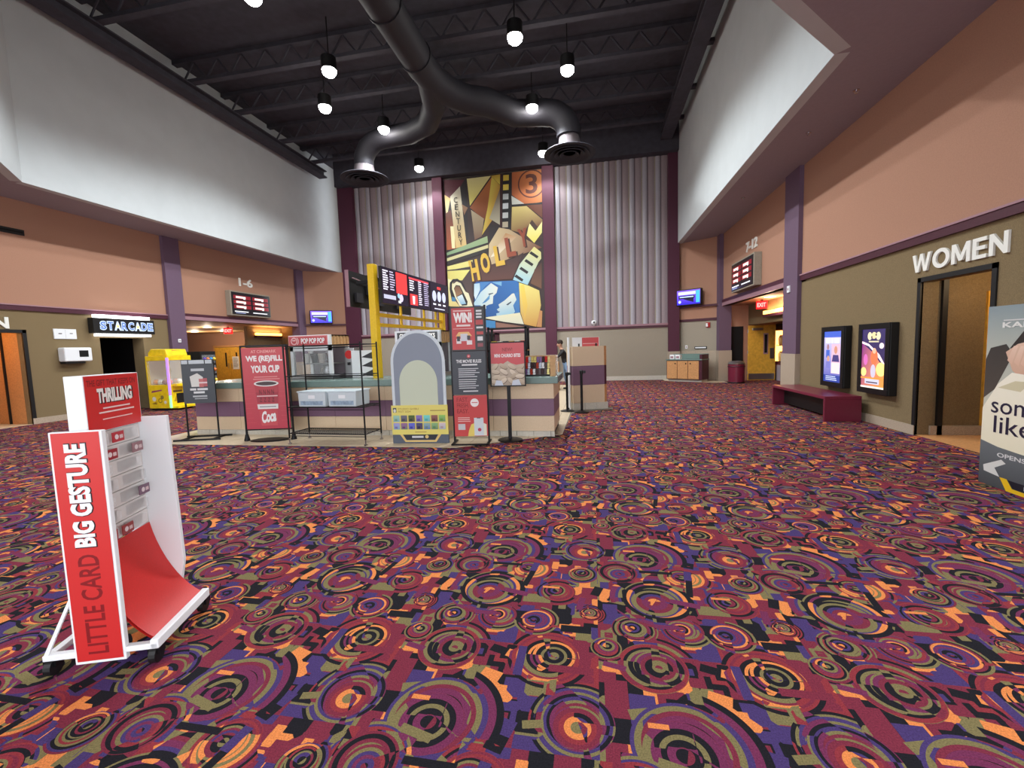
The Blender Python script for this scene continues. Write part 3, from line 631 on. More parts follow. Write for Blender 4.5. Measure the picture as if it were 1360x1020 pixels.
showtimes('lit red showtime board under the numbers 1-6', (LX, 15.0, 3.2), HALF)

def tv(lb, c, u):
    o = thing('promo_screen', lb, 'screen', c.matrix_basis @ Vector((u, -.13, 3.07)), c.rotation_euler.z)
    MB().box(0, 1.05, -.16, 0, 0, .66).build('housing', M['blackp'], o, bevel=.03)
    a = Art().rect(.04, .04, 1.01, .62, (40, 30, 190), (130, 90, 240)).rect(.1, .44, .82, .56, (210, 225, 255)).rect(.12, .28, .78, .40, (14, 14, 40)).rect(.16, .33, .74, .37, (190, 210, 255)).poly([(.3, .28), (.74, .28), (.74, .12), (.5, .2)], (16, 18, 50)).rect(.84, .1, .99, .58, (70, 180, 255)).disc(.16, .16, .06, (190, 200, 255))
    a.build('screen', P_SCREEN, o, (0, -.1605, 0))
tv('glowing violet blue promo screen in the right rear corner', cR, .18); tv('glowing violet blue promo screen in the left rear corner', cL, .40)

# STARCADE sign with white light bars
t = thing('starcade_sign', 'black STARCADE sign between two white light bars over the dark arcade doorway', 'sign', (LX + .02, 10.1, 2.37), HALF)
MB().box(0, 1.76, -.2, 0, 0, .44).build('cabinet', M['blackp'], t, bevel=.01)
MB().box(.1, 1.66, -.16, -.04, .455, .54).build('light_bar', M['tube'], t); MB().box(.1, 1.66, -.16, -.04, -.08, -.015).build('light_bar', M['tube'], t)
a = Art()
for k, ch in enumerate('ST RC DE'):
    x = .17 + k * .195
    if ch != ' ': a.text(ch, x - .01, .09, .27, .185, (196, 214, 244), .07).text(ch, x + .01, .115, .22, .15, (90, 120, 190), .015)
for k in (2, 5):
    cx, cz = .17 + k * .195 + .085, .215
    a.text('A', cx - .1, .09, .27, .2, (196, 214, 244), .06)
    a.poly([(cx + (.07 if i % 2 == 0 else .03) * math.sin(i * math.pi / 5), cz + (.07 if i % 2 == 0 else .03) * math.cos(i * math.pi / 5)) for i in range(10)], (246, 226, 130))
a.build('lettering', P_SCREEN, t, (0, -.2015, 0))

def wall_plate(name, lb, cat, loc, rz, w, h, d, m): return tag(MB().box(0, w, -d, 0, 0, h).build(name, m, None, loc, rz, bevel=.005), lb, cat)
t = thing('wall_notice', 'white double notice panel on the olive wall above the white screen box', 'notice', (LX, 9.27, 2.2), HALF)
MB().box(0, .52, -.03, 0, 0, .27).build('panel', M['whitep'], t, bevel=.004); Art().rect(.26, .02, .265, .25, (170, 170, 170)).rect(.1, .13, .18, .155, (60, 50, 60)).rect(.36, .14, .43, .16, (60, 50, 60)).build('print', P_PAPER, t, (0, -.031, 0))
t = thing('wall_kiosk', 'white wall box with a small dark screen on the left olive wall', 'kiosk', (LX, 9.32, 1.52), HALF)
MB().box(0, .66, -.24, 0, .06, .44).build('body', M['whitep'], t, bevel=.03); MB().box(.03, .5, -.2, 0, 0, .06).build('tray', M['blackp'], t, bevel=.01); MB().box(.34, .56, -.245, -.24, .18, .36).build('screen', M['dark'], t)
t = thing('wall_notice', 'pale notice board on the wall beside the yellow claw machine', 'notice', (LX, 11.75, 1.25), HALF)
MB().box(0, .62, -.03, 0, 0, .34).build('panel', M['whitep'], t, bevel=.004); Art().rect(.04, .1, .58, .24, (220, 214, 190)).rect(.04, .16, .58, .18, (150, 150, 150)).build('print', P_PAPER, t, (0, -.031, 0))
t = thing('air_slot', 'long dark air slot high on the left brown wall', 'vent', (LX, 7.4, 4.8), HALF); MB().box(0, 1.5, -.03, 0, 0, .14).build('frame', M['blackp'], t); MB().box(.03, 1.47, -.035, -.03, .05, .09).build('slot', M['dark'], t)
for nm, lb, cat, loc, rz, s in (('wall_sensor', 'small white sensor plate on the right purple column', 'sensor', (RX - .10, 12.32, 2.74), -HALF, .14), ('wall_sensor', 'small white sensor plate on the left purple column', 'sensor', (LX + .12, 12.72, 2.12), HALF, .1)):
    t = thing(nm, lb, cat, loc, rz); MB().box(0, s, -.03, 0, 0, s * 1.2).build('plate', M['whitep'], t, bevel=.005); MB().box(s * .3, s * .7, -.034, -.03, s * .4, s * .8).build('lens', M['cap'], t)
t = thing('security_camera', 'white round security camera on the rear wall rail', 'camera', (.04, BY - .08, 2.42)); MB().box(-.05, .05, -.04, .06, 0, .06).build('bracket', M['whitep'], t, bevel=.01); MB().lathe([(.03, .05), (.1, .07), (.12, .13), (.1, .2), (.03, .23)], 16).build('housing', M['whitep'], t, (0, -.04, 0), smooth=True); MB().box(-.035, .035, -.165, -.13, .1, .17).build('lens', M['blackp'], t, bevel=.01)

# ------------------------------------------------------------------ side halls
def hall_can(x, y, z, lb, P=None):
    t = thing('hall_downlight', lb, 'lamp', (x, y, z), 0, 'downlights of the side halls'); MB().lathe([(.13, -.01), (.17, -.02), (.18, 0)], 16).build('trim_ring', M['whitep'], t); MB().lathe([(.128, -.008), (.06, -.006)], 16).build('lens', M['tube'], t)
    ld = bpy.data.lights.new('hall_beam', 'POINT'); ld.energy = P or HALL_W; ld.shadow_soft_size = .1; ld.color = (1., .82, .6)
    lo = bpy.data.objects.new('hall_beam', ld); COL.objects.link(lo); lo.parent = t; lo.location = (0, 0, -.3)
def exit_sign(lb, loc, rz):
    t = thing('exit_sign', lb, 'exit sign', loc, rz); MB().box(-.17, .17, -.03, .03, 0, .26).build('housing', M['exit'], t, bevel=.01); MB().box(-.04, .04, -.02, .02, .26, .30).build('mount', M['blackp'], t); Art().text('EXIT', 0, .06, .14, .27, (255, 190, 180), .03, align='C').build('lettering', P_SCREEN, t, (0, -.031, 0))
def sconce(lb, loc, rz, w):
    t = thing('wall_sconce', lb, 'sconce', loc, rz); MB().box(0, w, -.16, 0, 0, .10).build('trough', M['trim'], t, bevel=.01); MB().box(.04, w - .04, -.17, -.02, .10, .22).build('lens', M['warm'], t, bevel=.02)
    ld = bpy.data.lights.new('sconce_glow', 'AREA'); ld.energy = 14; ld.size = w; ld.size_y = .1; ld.shape = 'RECTANGLE'; ld.color = (1., .6, .28)
    lo = bpy.data.objects.new('sconce_glow', ld); COL.objects.link(lo); lo.parent = t; lo.location = (w / 2, -.09, .25); lo.rotation_euler = (math.pi, 0, 0)
# right hall
hr = setting('wall_hall_right'); HX = 5.95
MB().box(RX + .18, 11.0, 18.5, 18.65, 0, 3.0).box(10.9, 11.0, 11.6, 18.6, 0, 3.0).box(RX + .18, 11, 11.6, 12.0, 0, 3.0).build('side_wall', M['brown'], hr)
MB().box(HX, HX + .15, 12.0, 18.5, 2.16, 3.0).build('header_wall', M['olive'], hr)
MB().box(HX, HX + .15, 12.0, 14.2, 0, 2.16).build('return_wall', M['olive'], hr)
MB().box(RX, 11.0, 11.6, 18.6, 2.93, 3.05).build('hall_ceiling', M['brown'], hr)
MB().box(RX + .25, RX + .78, 18.47, 18.5, 0, 2.12).build('doorway_shade_panel', M['dark'], hr)  # flat black panel; the unlit doorway's darkness is put into its colour
t = thing('open_door', 'golden oak door standing open in the right hall', 'door', (5.86, 18.28, 0), math.radians(2))
MB().box(0, .98, -.045, 0, .02, 2.13).build('leaf', M['door'], t, bevel=.003); MB().box(.03, .95, -.05, -.045, .05, .28).build('kick_plate', M['steel'], t)
v = MB().box(.55, .72, -.052, .007, 1.02, 1.82).build('window_frame', M['cap'], t); MB().box(.585, .685, -.056, -.052, 1.07, 1.77).build('pane', M['dark'], v)
MB().box(.78, .93, -.055, -.045, .85, 1.25).build('push_plate', M['steel'], t); MB().box(.14, .52, -.09, -.045, 1.94, 2.03).build('closer', M['steel'], t, bevel=.01)
for z in (.25, 1.05, 1.85): MB().tube([(0, -.02, z), (0, -.02, z + .12)], .016, 8).build('hinge', M['steel'], t)
exit_sign('red lit exit sign in the right hall opening', (5.62, 16.2, 2.62), -HALF * .4)
sconce('warm glowing wall sconce above the open door of the right hall', (HX, 16.6, 2.34), -HALF, 1.9)
hall_can(5.5, 15.2, 2.93, 'recessed downlight in the right hall ceiling')
t = thing('lit_display_case', 'brightly lit orange display case in the right hall beyond the open door', 'display case', (7.72, 17.98, 0), 0)
MB().box(-.8, .8, 0, .5, 0, .6).build('plinth', M['soffit'], t); MB().box(-.8, .8, -.05, .5, .6, .74).build('ledge', M['trim'], t); MB().box(-.8, .8, .42, .5, .74, 1.9).build('back', M['warm'], t); MB().box(-.8, .8, -.05, .5, 1.9, 2.15).build('canopy', M['blackp'], t); MB().box(-.8, .8, .1, .42, 1.32, 1.35).build('shelf', M['ply'], t)
for i in range(14):
    x = -.7 + (i % 7) * .23; z = .74 if i < 7 else 1.35
    b = random.choice([(245, 240, 225), (120, 40, 30), (250, 200, 120), (60, 40, 40), (240, 230, 220)])
    tag(MB().lathe([(.06, 0), (.08, .03), (.09, .26), (.07, .32), (.04, .38)], 12).build('display_jar', mat('display jar', b, .4), None, (7.72 + x, 17.98 + .26, z), 0, smooth=True), 'small jar, %s from the left on the %s shelf of the lit display case' % (ORD[i % 7], 'lower' if i < 7 else 'upper'), 'jar', 'jars in the lit display case')
# trash bin in the hall mouth
t = thing('trash_bin', 'round maroon trash bin beside the granite column at the right hall', 'trash bin', (5.22, 17.45, 0))
MB().lathe([(.26, 0), (.28, .02), (.29, .72), (.27, .74)], 28).build('body', M['bench'], t, smooth=True); MB().lathe([(.295, .70), (.30, .73), (.24, .80), (.13, .82), (.10, .78)], 28).build('lid', M['steel'], t, smooth=True); MB().lathe([(.296, .60), (.300, .61), (.300, .63), (.296, .64)], 28).build('band', M['trim'], t); MB().lathe([(.285, 0), (.292, .03), (.285, .05)], 28).build('foot_ring', M['blackp'], t)
# left hall
LPOS = (-17.15, 16.97, -19.2, 20.0)
hl = setting('wall_hall_left')
MB().box(-26.5, LX - .18, 21.6, 21.75, 0, 3.0).box(-26.6, -26.5, 12.2, 21.7, 0, 3.0).box(-26.5, LX - .3, 12.1, 12.5, 0, 3.0).build('side_wall', M['brown'], hl)
MB().box(-26.6, LX, 12.1, 21.7, 2.93, 3.05).build('hall_ceiling', M['ply'], hl)
MB().box(-15.6, -15.45, 17.35, 21.6, 0, 3.0).build('return_wall', M['olive'], hl)
MB().box(-15.45, LX - .2, 19.6, 19.75, 0, 3.0).build('end_wall', M['olive'], hl)
t = thing('double_door', 'golden oak double doors at the end of the left hall', 'door', (-21.4, 21.58, 0))
MB().box(-.06, 2.06, -.06, 0, 2.12, 2.22).box(-.08, 0, -.06, 0, 0, 2.22).box(2.0, 2.08, -.06, 0, 0, 2.22).build('door_frame', M['wood_o'], t)
for s in (0, 1):
    lf = MB().box(.01 + s, .99 + s, -.05, 0, .02, 2.1).build('leaf', M['door'], t); MB().box(.68 - s * .3 + s, .78 - s * .3 + s, -.055, -.05, 1.0, 1.8).build('window_pane', M['dark'], lf); MB().tube([(.9 - .8 * s + s, -.1, .9), (.9 - .8 * s + s, -.1, 1.2)], .015, 8).build('pull', M['steel'], lf)
t = thing('door_notice', 'white paper notice taped to the oak double doors', 'notice', (-20.25, 21.52, .85)); MB().box(0, .42, -.006, 0, 0, .72).build('sheet', M['whitep'], t); Art().lines(.05, .37, .65, 8, .07, .03, (120, 120, 125)).build('print', P_PAPER, t, (0, -.007, 0))
exit_sign('red lit exit sign in the left hall', (-16.1, 17.0, 2.6), HALF * .6)
sconce('warm glowing wall sconce in the left hall opening', (-15.45, 17.75, 2.42), HALF, 1.7)
hall_can(LPOS[0], LPOS[1], 2.93, 'recessed downlight of the left hall, the left of two'); hall_can(LPOS[2], LPOS[3], 2.93, 'recessed downlight of the left hall, the right of two', 50); hall_can(-20.5, 19.5, 2.93, 'added downlight brightening the oak double doors', 60)  # the third lamp is added to brighten the hall end and doors

# orange lit men's room and women's room lamps
for x, y, c, P, lb in ((LX - .75, 7.5, (1., .55, .18), 34, 'warm recessed lamp inside the restroom opening on the far left'), (RX + .75, 6.9, (1., .72, .42), 26, 'warm recessed lamp inside the women restroom opening')):
    t = thing('restroom_lamp', lb, 'lamp', (x, y, 2.6)); MB().lathe([(.1, -.02), (.12, 0)], 14).build('lens', M['warm'], t)
    ld = bpy.data.lights.new('restroom_glow', 'POINT'); ld.energy = P; ld.color = c; ld.shadow_soft_size = .1; lo = bpy.data.objects.new('restroom_glow', ld); COL.objects.link(lo); lo.parent = t; lo.location = (0, 0, -.15)

# ------------------------------------------------------------------ right side furniture
t = thing('bench', 'maroon waterfall bench along the right olive wall', 'bench', (4.25, 9.05, 0))
MB().box(0, .62, 0, 2.45, .42, .48).build('seat', M['bench'], t, bevel=.008); MB().box(0, .62, 0, .05, 0, .42).build('end_panel', M['bench'], t, bevel=.005); MB().box(0, .62, 2.40, 2.45, 0, .42).build('end_panel', M['bench'], t, bevel=.005); MB().box(.25, .30, .05, 2.40, .05, .42).build('stretcher', M['blackp'], t)

def poster_case(lb, loc, art):
    t = thing('poster_case', lb, 'poster case', loc, -HALF); W, Hh = .86, 1.24
    MB().box(0, W, -.13, 0, 0, Hh).build('case', M['blackp'], t, bevel=.012)
    f = MB().box(0, W, -.15, -.13, 0, .10).box(0, W, -.15, -.13, Hh - .1, Hh).box(0, .1, -.15, -.13, .1, Hh - .1).box(W - .1, W, -.15, -.13, .1, Hh - .1).build('frame', M['blackm'], t, bevel=.006)
    art.build('backlit_poster', P_SCREEN, t, (.10, -.1315, .10))
a = Art(); W_, H_ = .66, 1.04
a.rect(0, 0, W_, H_, (60, 70, 160), (200, 190, 230)).rect(0, .92, W_, H_, (60, 90, 190)).rect(.07, .8, .24, .9, (225, 232, 248)).rect(.27, .8, .36, .9, (225, 232, 248)).rect(.39, .8, .58, .9, (225, 232, 248)).rect(.0, .0, W_, .14, (40, 60, 140)).rect(.3, .3, .62, .78, (214, 170, 190)).disc(.46, .66, .06, (190, 130, 110), .08).poly([(.36, .56), (.56, .56), (.6, .42), (.32, .42)], (60, 50, 110)).disc(.16, .72, .045, (150, 110, 120), .06).rect(.09, .5, .23, .66, (60, 90, 180)).disc(.18, .48, .05, (190, 140, 120), .06).rect(.1, .28, .26, .42, (110, 110, 180)).rect(.3, .18, .62, .4, (230, 200, 200)).lines(.1, .56, .12, 3, .035, .014, (200, 210, 240), .2)
poster_case('black wall case with a backlit pale blue film poster, the left of two', (RX, 10.5, .56), a)
a = Art().rect(0, 0, W_, H_, (40, 24, 70), (50, 40, 90)).poly([(0, .8), (W_ * .5, .62), (W_, .34), (W_, .0), (0, 0)], (120, 40, 120), (240, 150, 60), (1, -.4)).poly([(0, .83), (.2, .78), (.5, .6), (W_, .42), (W_, .38), (.45, .56), (.2, .74), (0, .79)], (250, 220, 230)).disc(.55, .34, .13, (255, 225, 130), .12).disc(.36, .55, .1, (220, 110, 70), .14).disc(.36, .66, .05, (230, 170, 140)).disc(.07, .28, .08, (255, 220, 130)).disc(.12, .5, .06, (200, 100, 170), .1).disc(.34, .3, .07, (190, 180, 200), .12).disc(.22, .92, .06, (226, 214, 170), .07).disc(.34, .93, .07, (216, 200, 150), .06).disc(.46, .92, .06, (226, 214, 170), .07).disc(.28, .9, .02, (60, 40, 60)).disc(.4, .94, .02, (60, 40, 60)).rect(.2, .81, .48, .835, (200, 190, 160)).rect(0, .0, W_, .03, (250, 240, 220)).rect(.12, .07, .52, .18, (190, 190, 210)).rect(.16, .09, .48, .11, (60, 40, 60)).disc(.56, .75, .06, (240, 220, 220), .05).rect(0, .16, W_, .19, (230, 140, 60))
poster_case('black wall case with a backlit colourful film poster, the right of two', (RX, 9.16, .56), a)

# standee poster at the right edge
t = thing('film_standee', 'tall pale film standee reading some like, at the right edge', 'standee', (4.02, 5.37, 0), -HALF); W, Hh = 1.22, 1.84
MB().box(0, W, 0, .03, 0, Hh).build('board', M['whitep'], t); MB().slab([(.1, 0), (.1, 1.2), (.12, 1.2), (.14, 0)], .03, .4).slab([(1.08, 0), (1.08, 1.2), (1.1, 1.2), (1.12, 0)], .03, .4).build('rear_strut', M['whitep'], t)
a = Art().rect(0, .0, W, Hh, (232, 222, 188), (160, 172, 176)).rect(0, 1.35, W, Hh, (190, 192, 180), (140, 156, 162)).poly([(0, .9), (.12, 1.0), (.3, 1.36), (.22, 1.46), (.05, 1.42), (0, 1.3)], (84, 76, 70), (60, 56, 54)).poly([(.26, 1.42), (.42, 1.62), (W, 1.74), (W, 1.1), (.6, 1.2)], (48, 42, 40))
a.poly([(.22, 1.38), (.34, 1.46), (.6, 1.52), (W, 1.46), (W, 1.0), (.5, 1.06), (.3, 1.2)], (206, 160, 136), (232, 196, 172))
for k in range(4): a.poly([(.24 + k * .07, 1.30 - k * .015), (.30 + k * .07, 1.44), (.345 + k * .07, 1.44), (.29 + k * .07, 1.26 - k * .015)], (226, 184, 160), (240, 206, 186))
a.poly([(.16, 1.06), (.3, 1.18), (.52, 1.16), (.6, 1.05), (W, 1.12), (W, .4), (0, .4), (0, .8)], (240, 232, 204), (250, 244, 226)).poly([(.16, 1.02), (.34, 1.1), (.5, 1.1), (.4, 1.0)], (214, 204, 170))
a.text('KARI', .17, 1.62, .055, .34, (236, 236, 232), .03).lines(.18, .5, 1.70, 1, .05, .012, (220, 220, 220), 0)
a.text('some', .10, .76, .115, .56, (36, 32, 60), .005).text('like', .14, .56, .175, .4, (36, 32, 60), .005)
a.poly([(0, 0), (W, 0), (W, .34), (.2, .42), (0, .46)], (70, 74, 78), (110, 116, 120)).text('OPENS', .2, .32, .045, .30, (220, 220, 220), .02).poly([(.05, .2), (.25, .3), (.3, .27), (.18, .2), (.24, .12), (.06, .14)], (220, 220, 216)).poly([(.24, .12), (.32, .0), (W, 0), (W, .03), (.38, .04), (.32, .12)], (236, 190, 30)).poly([(.33, .115), (.385, .045), (W, .04), (W, .115)], (24, 28, 40)).rect(.5, .06, .8, .1, (230, 230, 235))
a.build('print', P_PAPER, t, (0, -.001, 0))

# condiment cabinet in the right rear corner
t = thing('condiment_cabinet', 'three door maple condiment cabinet in the right rear corner', 'cabinet', (3.30, 19.20, 0), aR)
MB().box(0, 1.45, -.62, .0, .1, .86).build('body', M['trim'], t); MB().box(.05, 1.4, -.55, 0, 0, .1).build('plinth', M['basetile'], t)
for k in range(3):
    d = MB().box(.03 + k * .44, .45 + k * .44, -.645, -.62, .12, .83).build('door', M['wood_o'], t, bevel=.004); MB().box(.36 + k * .44 - (.26 if k == 2 else 0), .40 + k * .44 - (.26 if k == 2 else 0), -.66, -.645, .70, .75).build('pull', M['blackp'], d)
MB().box(-.02, 1.47, -.66, 0, .86, .90).build('countertop', M['green'], t, bevel=.004); MB().box(0, 1.45, -.04, 0, .90, 1.10).build('backsplash', M['green'], t); MB().box(1.35, 1.45, -.62, -.04, .90, 1.08).build('end_guard', M['trim'], t)
for k in range(2):
    p = Matrix.Rotation(aR, 3, 'Z') @ Vector((.12 + k * .24, -.5, .90)) + Vector((3.30, 19.20, 0)); o = thing('napkin_dispenser', ['white napkin dispenser on the condiment cabinet, the left one', 'white napkin dispenser on the condiment cabinet, the right one'][k], 'dispenser', p, aR); MB().box(0, .2, -.1, .1, 0, .18).build('body', M['whitep'], o, bevel=.015); MB().box(.04, .16, -.105, -.1, .04, .12).build('opening', M['cap'], o)
MB().prism([(2.9, 18.9), (4.5, 17.65), (5.0, 17.7), (5.0, 18.4), (3.4, 19.6), (2.9, 19.5)], 0, .006).build('floor_pad', M['tile'])['kind'] = 'structure'
pR = lambda u, z: Matrix.Rotation(aR, 3, 'Z') @ Vector((u, -.0, z)) + Vector((3.45, 19.72, 0))
t = thing('counter_notice', 'narrow black framed notice above the condiment cabinet', 'notice', pR(.85, 1.28), aR); MB().box(0, .5, -.03, 0, 0, .10).build('frame', M['blackp'], t); MB().box(.03, .47, -.034, -.03, .025, .075).build('print', M['whitep'], t)
t = thing('light_switch', 'white light switch plate beside the condiment cabinet', 'switch', pR(.45, 1.30), aR); MB().box(0, .10, -.02, 0, 0, .14).build('plate', M['whitep'], t, bevel=.004); MB().box(.03, .07, -.028, -.02, .04, .1).build('rocker', M['cap'], t)
t = thing('fire_alarm_strobe', 'red fire alarm strobe on the right rear corner wall', 'alarm', pR(1.32, 2.14), aR); MB().box(0, .16, -.06, 0, 0, .2).build('body', mat('alarm red', (170, 30, 30), .4), t, bevel=.01); MB().box(.02, .09, -.09, -.06, .03, .17).build('lens', M['whitep'], t)

# ------------------------------------------------------------------ concession island
t = thing('concession_counter', 'long concession counter clad in cream and purple bands on a tiled base', 'counter', (0, 0, 0))
CX0, CX1, CY0, CY1 = -8.05, -.69, 7.52, 8.7
MB().box(CX0 + .02, CX1 - .02, CY0 + .02, CY1, 0, .94).build('core', M['blackp'], t)
edges = [CX0, -7.0, -5.95, -4.9, -3.85, -2.8, -1.78, CX1]
for z0, z1, m in ((.10, .37, 'cream'), (.37, .67, 'band'), (.67, .94, 'cream')):
    for a_, b_ in zip(edges[:-1], edges[1:]):
        MB().box(a_ + .003, b_ - .003, CY0, CY0 + .02, z0 + .003, z1 - .003).build('panel', M[m], t)
    for ya, yb in ((CY0 + .02, CY0 + .6), (CY0 + .6, CY1)):
        MB().box(CX1 - .02, CX1, ya, yb - .003, z0 + .003, z1 - .003).build('panel', M[m], t); MB().box(CX0, CX0 + .02, ya, yb - .003, z0 + .003, z1 - .003).build('panel', M[m], t)
x = CX0
while x < CX1 - .05:
    MB().box(x + .004, min(x + .30, CX1), CY0 - .012, CY0 + .02, .006, .10).build('base_tile', M['basetile'], t); x += .304
wt = tag(MB().box(CX0 - .06, CX1 + .08, CY0 - .07, CY1 + .02, .94, 1.06).build('countertop', M['green'], None, bevel=.01), 'grey green worktop running along the concession counter', 'countertop')

def warmer(lb, x0, x1, y0, y1, sign, dark):
    t = thing('popcorn_warmer', lb, 'popcorn warmer', ((x0 + x1) / 2, y0, 1.06)); w = (x1 - x0) / 2; d = y1 - y0
    MB().box(-w, w, 0, d, .0, .08).build('base', M['steel'], t)
    for sx in (-1, 1):
        for y in (0, d - .06): MB().box(sx * w - (.07 if sx > 0 else 0), sx * w + (0 if sx > 0 else .07), y, y + .06, .08, .67).build('post', M['whitep'], t)
    MB().box(-w, w, 0, .05, .58, .67).build('top_rail', M['whitep'], t)
    MB().box(-w, w - .07, d - .03, d, .08, .67).build('back_panel', M['soffit'], t)
    MB().box(-w, w, -.03, .05, .67, .9).build('sign_box', M['whitep'], t, bevel=.006)
    MB().box(w - .04, w, .05, d, .67, .9).box(-w, -w + .04, .05, d, .67, .9).box(-w, w, .05, d, .86, .9).build('hood', M['ply'], t)
    for k in range(5): MB().box(w, w + .012, .10 + k * .12, .15 + k * .12, .69, .88).build('louver', M['ply'], t)
    MB().box(-w + .07, w - .07, .02, .026, .08, .58).build('glass_front', M['clear'], t)
    MB().box(-w + .1, w - .1, .1, d - .1, .30, .32).build('shelf', M['steel'], t)
    for k in range(4):
        b = MB().lathe([(.05, .0), (.075, .2), (.07, .2)], 10).build('tub', mat('popcorn tub', [(240, 240, 235), (40, 40, 44), (220, 210, 200), (70, 30, 40)][k], .5), t, (-w + .2 + k * .17, .25, .325)); 
    MB().lathe([(.12, 0), (.14, .05), (.1, .18), (.03, .2)], 14).build('kettle', M['steel'], t, (.12, .35, .08), smooth=True)
    a = Art(); W = 2 * w
    if dark:
        a.rect(.05, .05, W - .05, .20, (20, 20, 24)).text(sign, W / 2, .075, .1, W - .2, (246, 244, 240), .03, align='C')
    else:
        a.rect(.0, .01, W - .04, .22, (232, 150, 150)).rect(.02, .03, W - .06, .20, (206, 84, 88)).disc(.13, .115, .075, (240, 200, 200)).disc(.13, .115, .055, (206, 84, 88)).disc(.11, .13, .014, (250, 230, 230)).disc(.15, .13, .014, (250, 230, 230)).ring(.15, .115, .075, .088, (250, 230, 230), -55, 55).text(sign, .29, .06, .11, W - .40, (252, 246, 246), .04)
    a.build('sign_face', P_LIT if dark else P_PAPER, t, (-w, -.0315, .67))
warmer('popcorn warmer with a pink POP POP POP sign on the counter', -6.14, -5.21, 8.0, 8.68, 'POP POP POP', False)
warmer('popcorn warmer with a black HOT SNACKS sign behind the round topped standee', -3.78, -2.86, 7.95, 8.62, 'CUPS, HOT SNACKS', True)

# menu boards on a yellow steel frame
t = thing('menu_stand', 'yellow steel frame carrying the menu boards above the counter', 'stand', (-4.22, 8.0, 1.06), math.radians(85))
MB().box(-.06, .08, -.07, .07, 0, 2.22).build('post', M['yellow'], t, bevel=.006); MB().box(3.1, 3.22, -.06, .06, -1.05, 2.1).build('post', M['yellow'], t, bevel=.006)
for z in (1.02, 1.22): MB().box(.08, 3.1, -.03, .03, z, z + .07).build('rail', M['yellow'], t)
for x in (1.0, 2.1, 2.75): MB().box(x, x + .05, -.02, .02, 1.05, 1.6).build('hanger', M['yellow'], t)
MB().box(.0, 3.15, .10, .13, 1.95, 2.02).box(.5, .55, .0, .72, 1.95, 2.02).box(3.1, 3.15, .0, .75, 1.95, 2.02).build('cross_arm', M['blackm'], t)
MW_ = 1.04
for k in range(3):
    t = thing('menu_board', ['lit menu board with a red panel, nearest of three over the counter', 'lit menu board with rows of white text, middle of three over the counter', 'lit menu board with three pale round pictures, furthest of three over the counter'][k], 'menu board', (Vector((-4.19, 8.03, 2.53)) + Matrix.Rotation(math.radians(85), 3, 'Z') @ Vector((k * (MW_ + .02), -.09, 0))), math.radians(85))
    MB().box(0, MW_, -.06, 0, 0, .72).build('panel_housing', M['blackp'], t, bevel=.004)
    a = Art().rect(.01, .01, MW_ - .01, .71, (24, 16, 34))
    if k == 0:
        a.rect(.55, .25, 1.0, .68, (240, 60, 60)).lines(.05, .25, .66, 9, .045, .026, (220, 215, 230), .4).lines(.30, .5, .66, 8, .05, .022, (190, 180, 205), .5).rect(.05, .1, .5, .18, (180, 180, 200)).disc(.72, .16, .08, (200, 190, 225)).disc(.62, .2, .05, (150, 190, 220)).rect(.6, .05, .7, .1, (235, 235, 235))
    elif k == 1:
        a.rect(.03, .62, .98, .66, (230, 70, 80)).lines(.05, .3, .6, 5, .05, .026, (225, 220, 235), .5).lines(.45, .62, .62, 12, .046, .024, (220, 210, 230), .3).lines(.72, .98, .62, 12, .046, .018, (190, 180, 210), .3).rect(.04, .06, .38, .3, (220, 60, 60)).poly([(.16, .08), (.24, .08), (.26, .26), (.14, .26)], (235, 220, 235))
    else:
        a.rect(.4, .56, .6, .62, (250, 60, 60)).disc(.22, .38, .11, (190, 195, 225), .13).disc(.5, .38, .11, (190, 195, 225), .13).disc(.78, .38, .11, (190, 195, 225), .13)
        for q in (.14, .42, .70): a.rect(q, .16, q + .16, .2, (225, 225, 235))
        a.rect(.2, .06, .8, .085, (200, 200, 215))
    a.build('screen', P_SCREEN, t, (0, -.0605, 0))
t = thing('menu_board', 'menu board seen from its dark back, left of the yellow post', 'menu board', (-5.0, 8.45, 2.55), math.radians(88)); MB().box(0, 2.9, 0, .06, 0, .74).build('panel_housing', M['blackp'], t); MB().box(-.012, 0, -.01, .07, -.01, .75).build('edge_strip', M['cap'], t)
for k in range(6): MB().box(.2 + k * .45, .45 + k * .45, -.05, 0, .1 + .2 * (k % 2), .3 + .2 * (k % 2)).build('power_box', M['duct'], t)
MB().tube([(.1, -.03, .6), (1.2, -.05, .5), (2.6, -.03, .62)], .012, 6).build('cable', M['cap'], t)

# snack goods on and behind the counter
t = thing('candy_rack', 'stepped candy rack with a clear end panel at the right end of the counter', 'rack', (-1.22, 7.58, 1.06))
MB().box(0, .46, 0, .3, 0, .03).box(0, .46, .075, .3, .03, .135).box(0, .46, .16, .3, .135, .24).build('steps', M['blackp'], t); MB().box(.47, .56, .0, .02, 0, .36).build('end_panel', M['ply'], t); MB().box(.47, .56, .28, .3, 0, .36).build('end_panel', M['ply'], t); MB().box(.47, .60, .13, .15, 0, .36).build('clear_end', M['clear'], t); MB().box(0, .46, .285, .3, .24, .36).build('back', M['ply'], t)
cols = [(236, 232, 236), (206, 40, 40), (246, 150, 40), (110, 60, 130), (70, 50, 50), (252, 214, 130), (176, 60, 40), (200, 206, 226)]
cm = [mat('candy wrapper', c, .3, noise=.4, nscale=45) for c in cols]; bagm = [MB().slab([(.004, 0), (.042, 0), (.047, .015), (.041, .05), (.046, .095), (.038, .102), (.006, .1), (.001, .06), (.004, .03), (-.002, .012)], 0, .022).build('candy_bag', c_, mesh_only=True) for c_ in cm]
rb = random.Random(4)
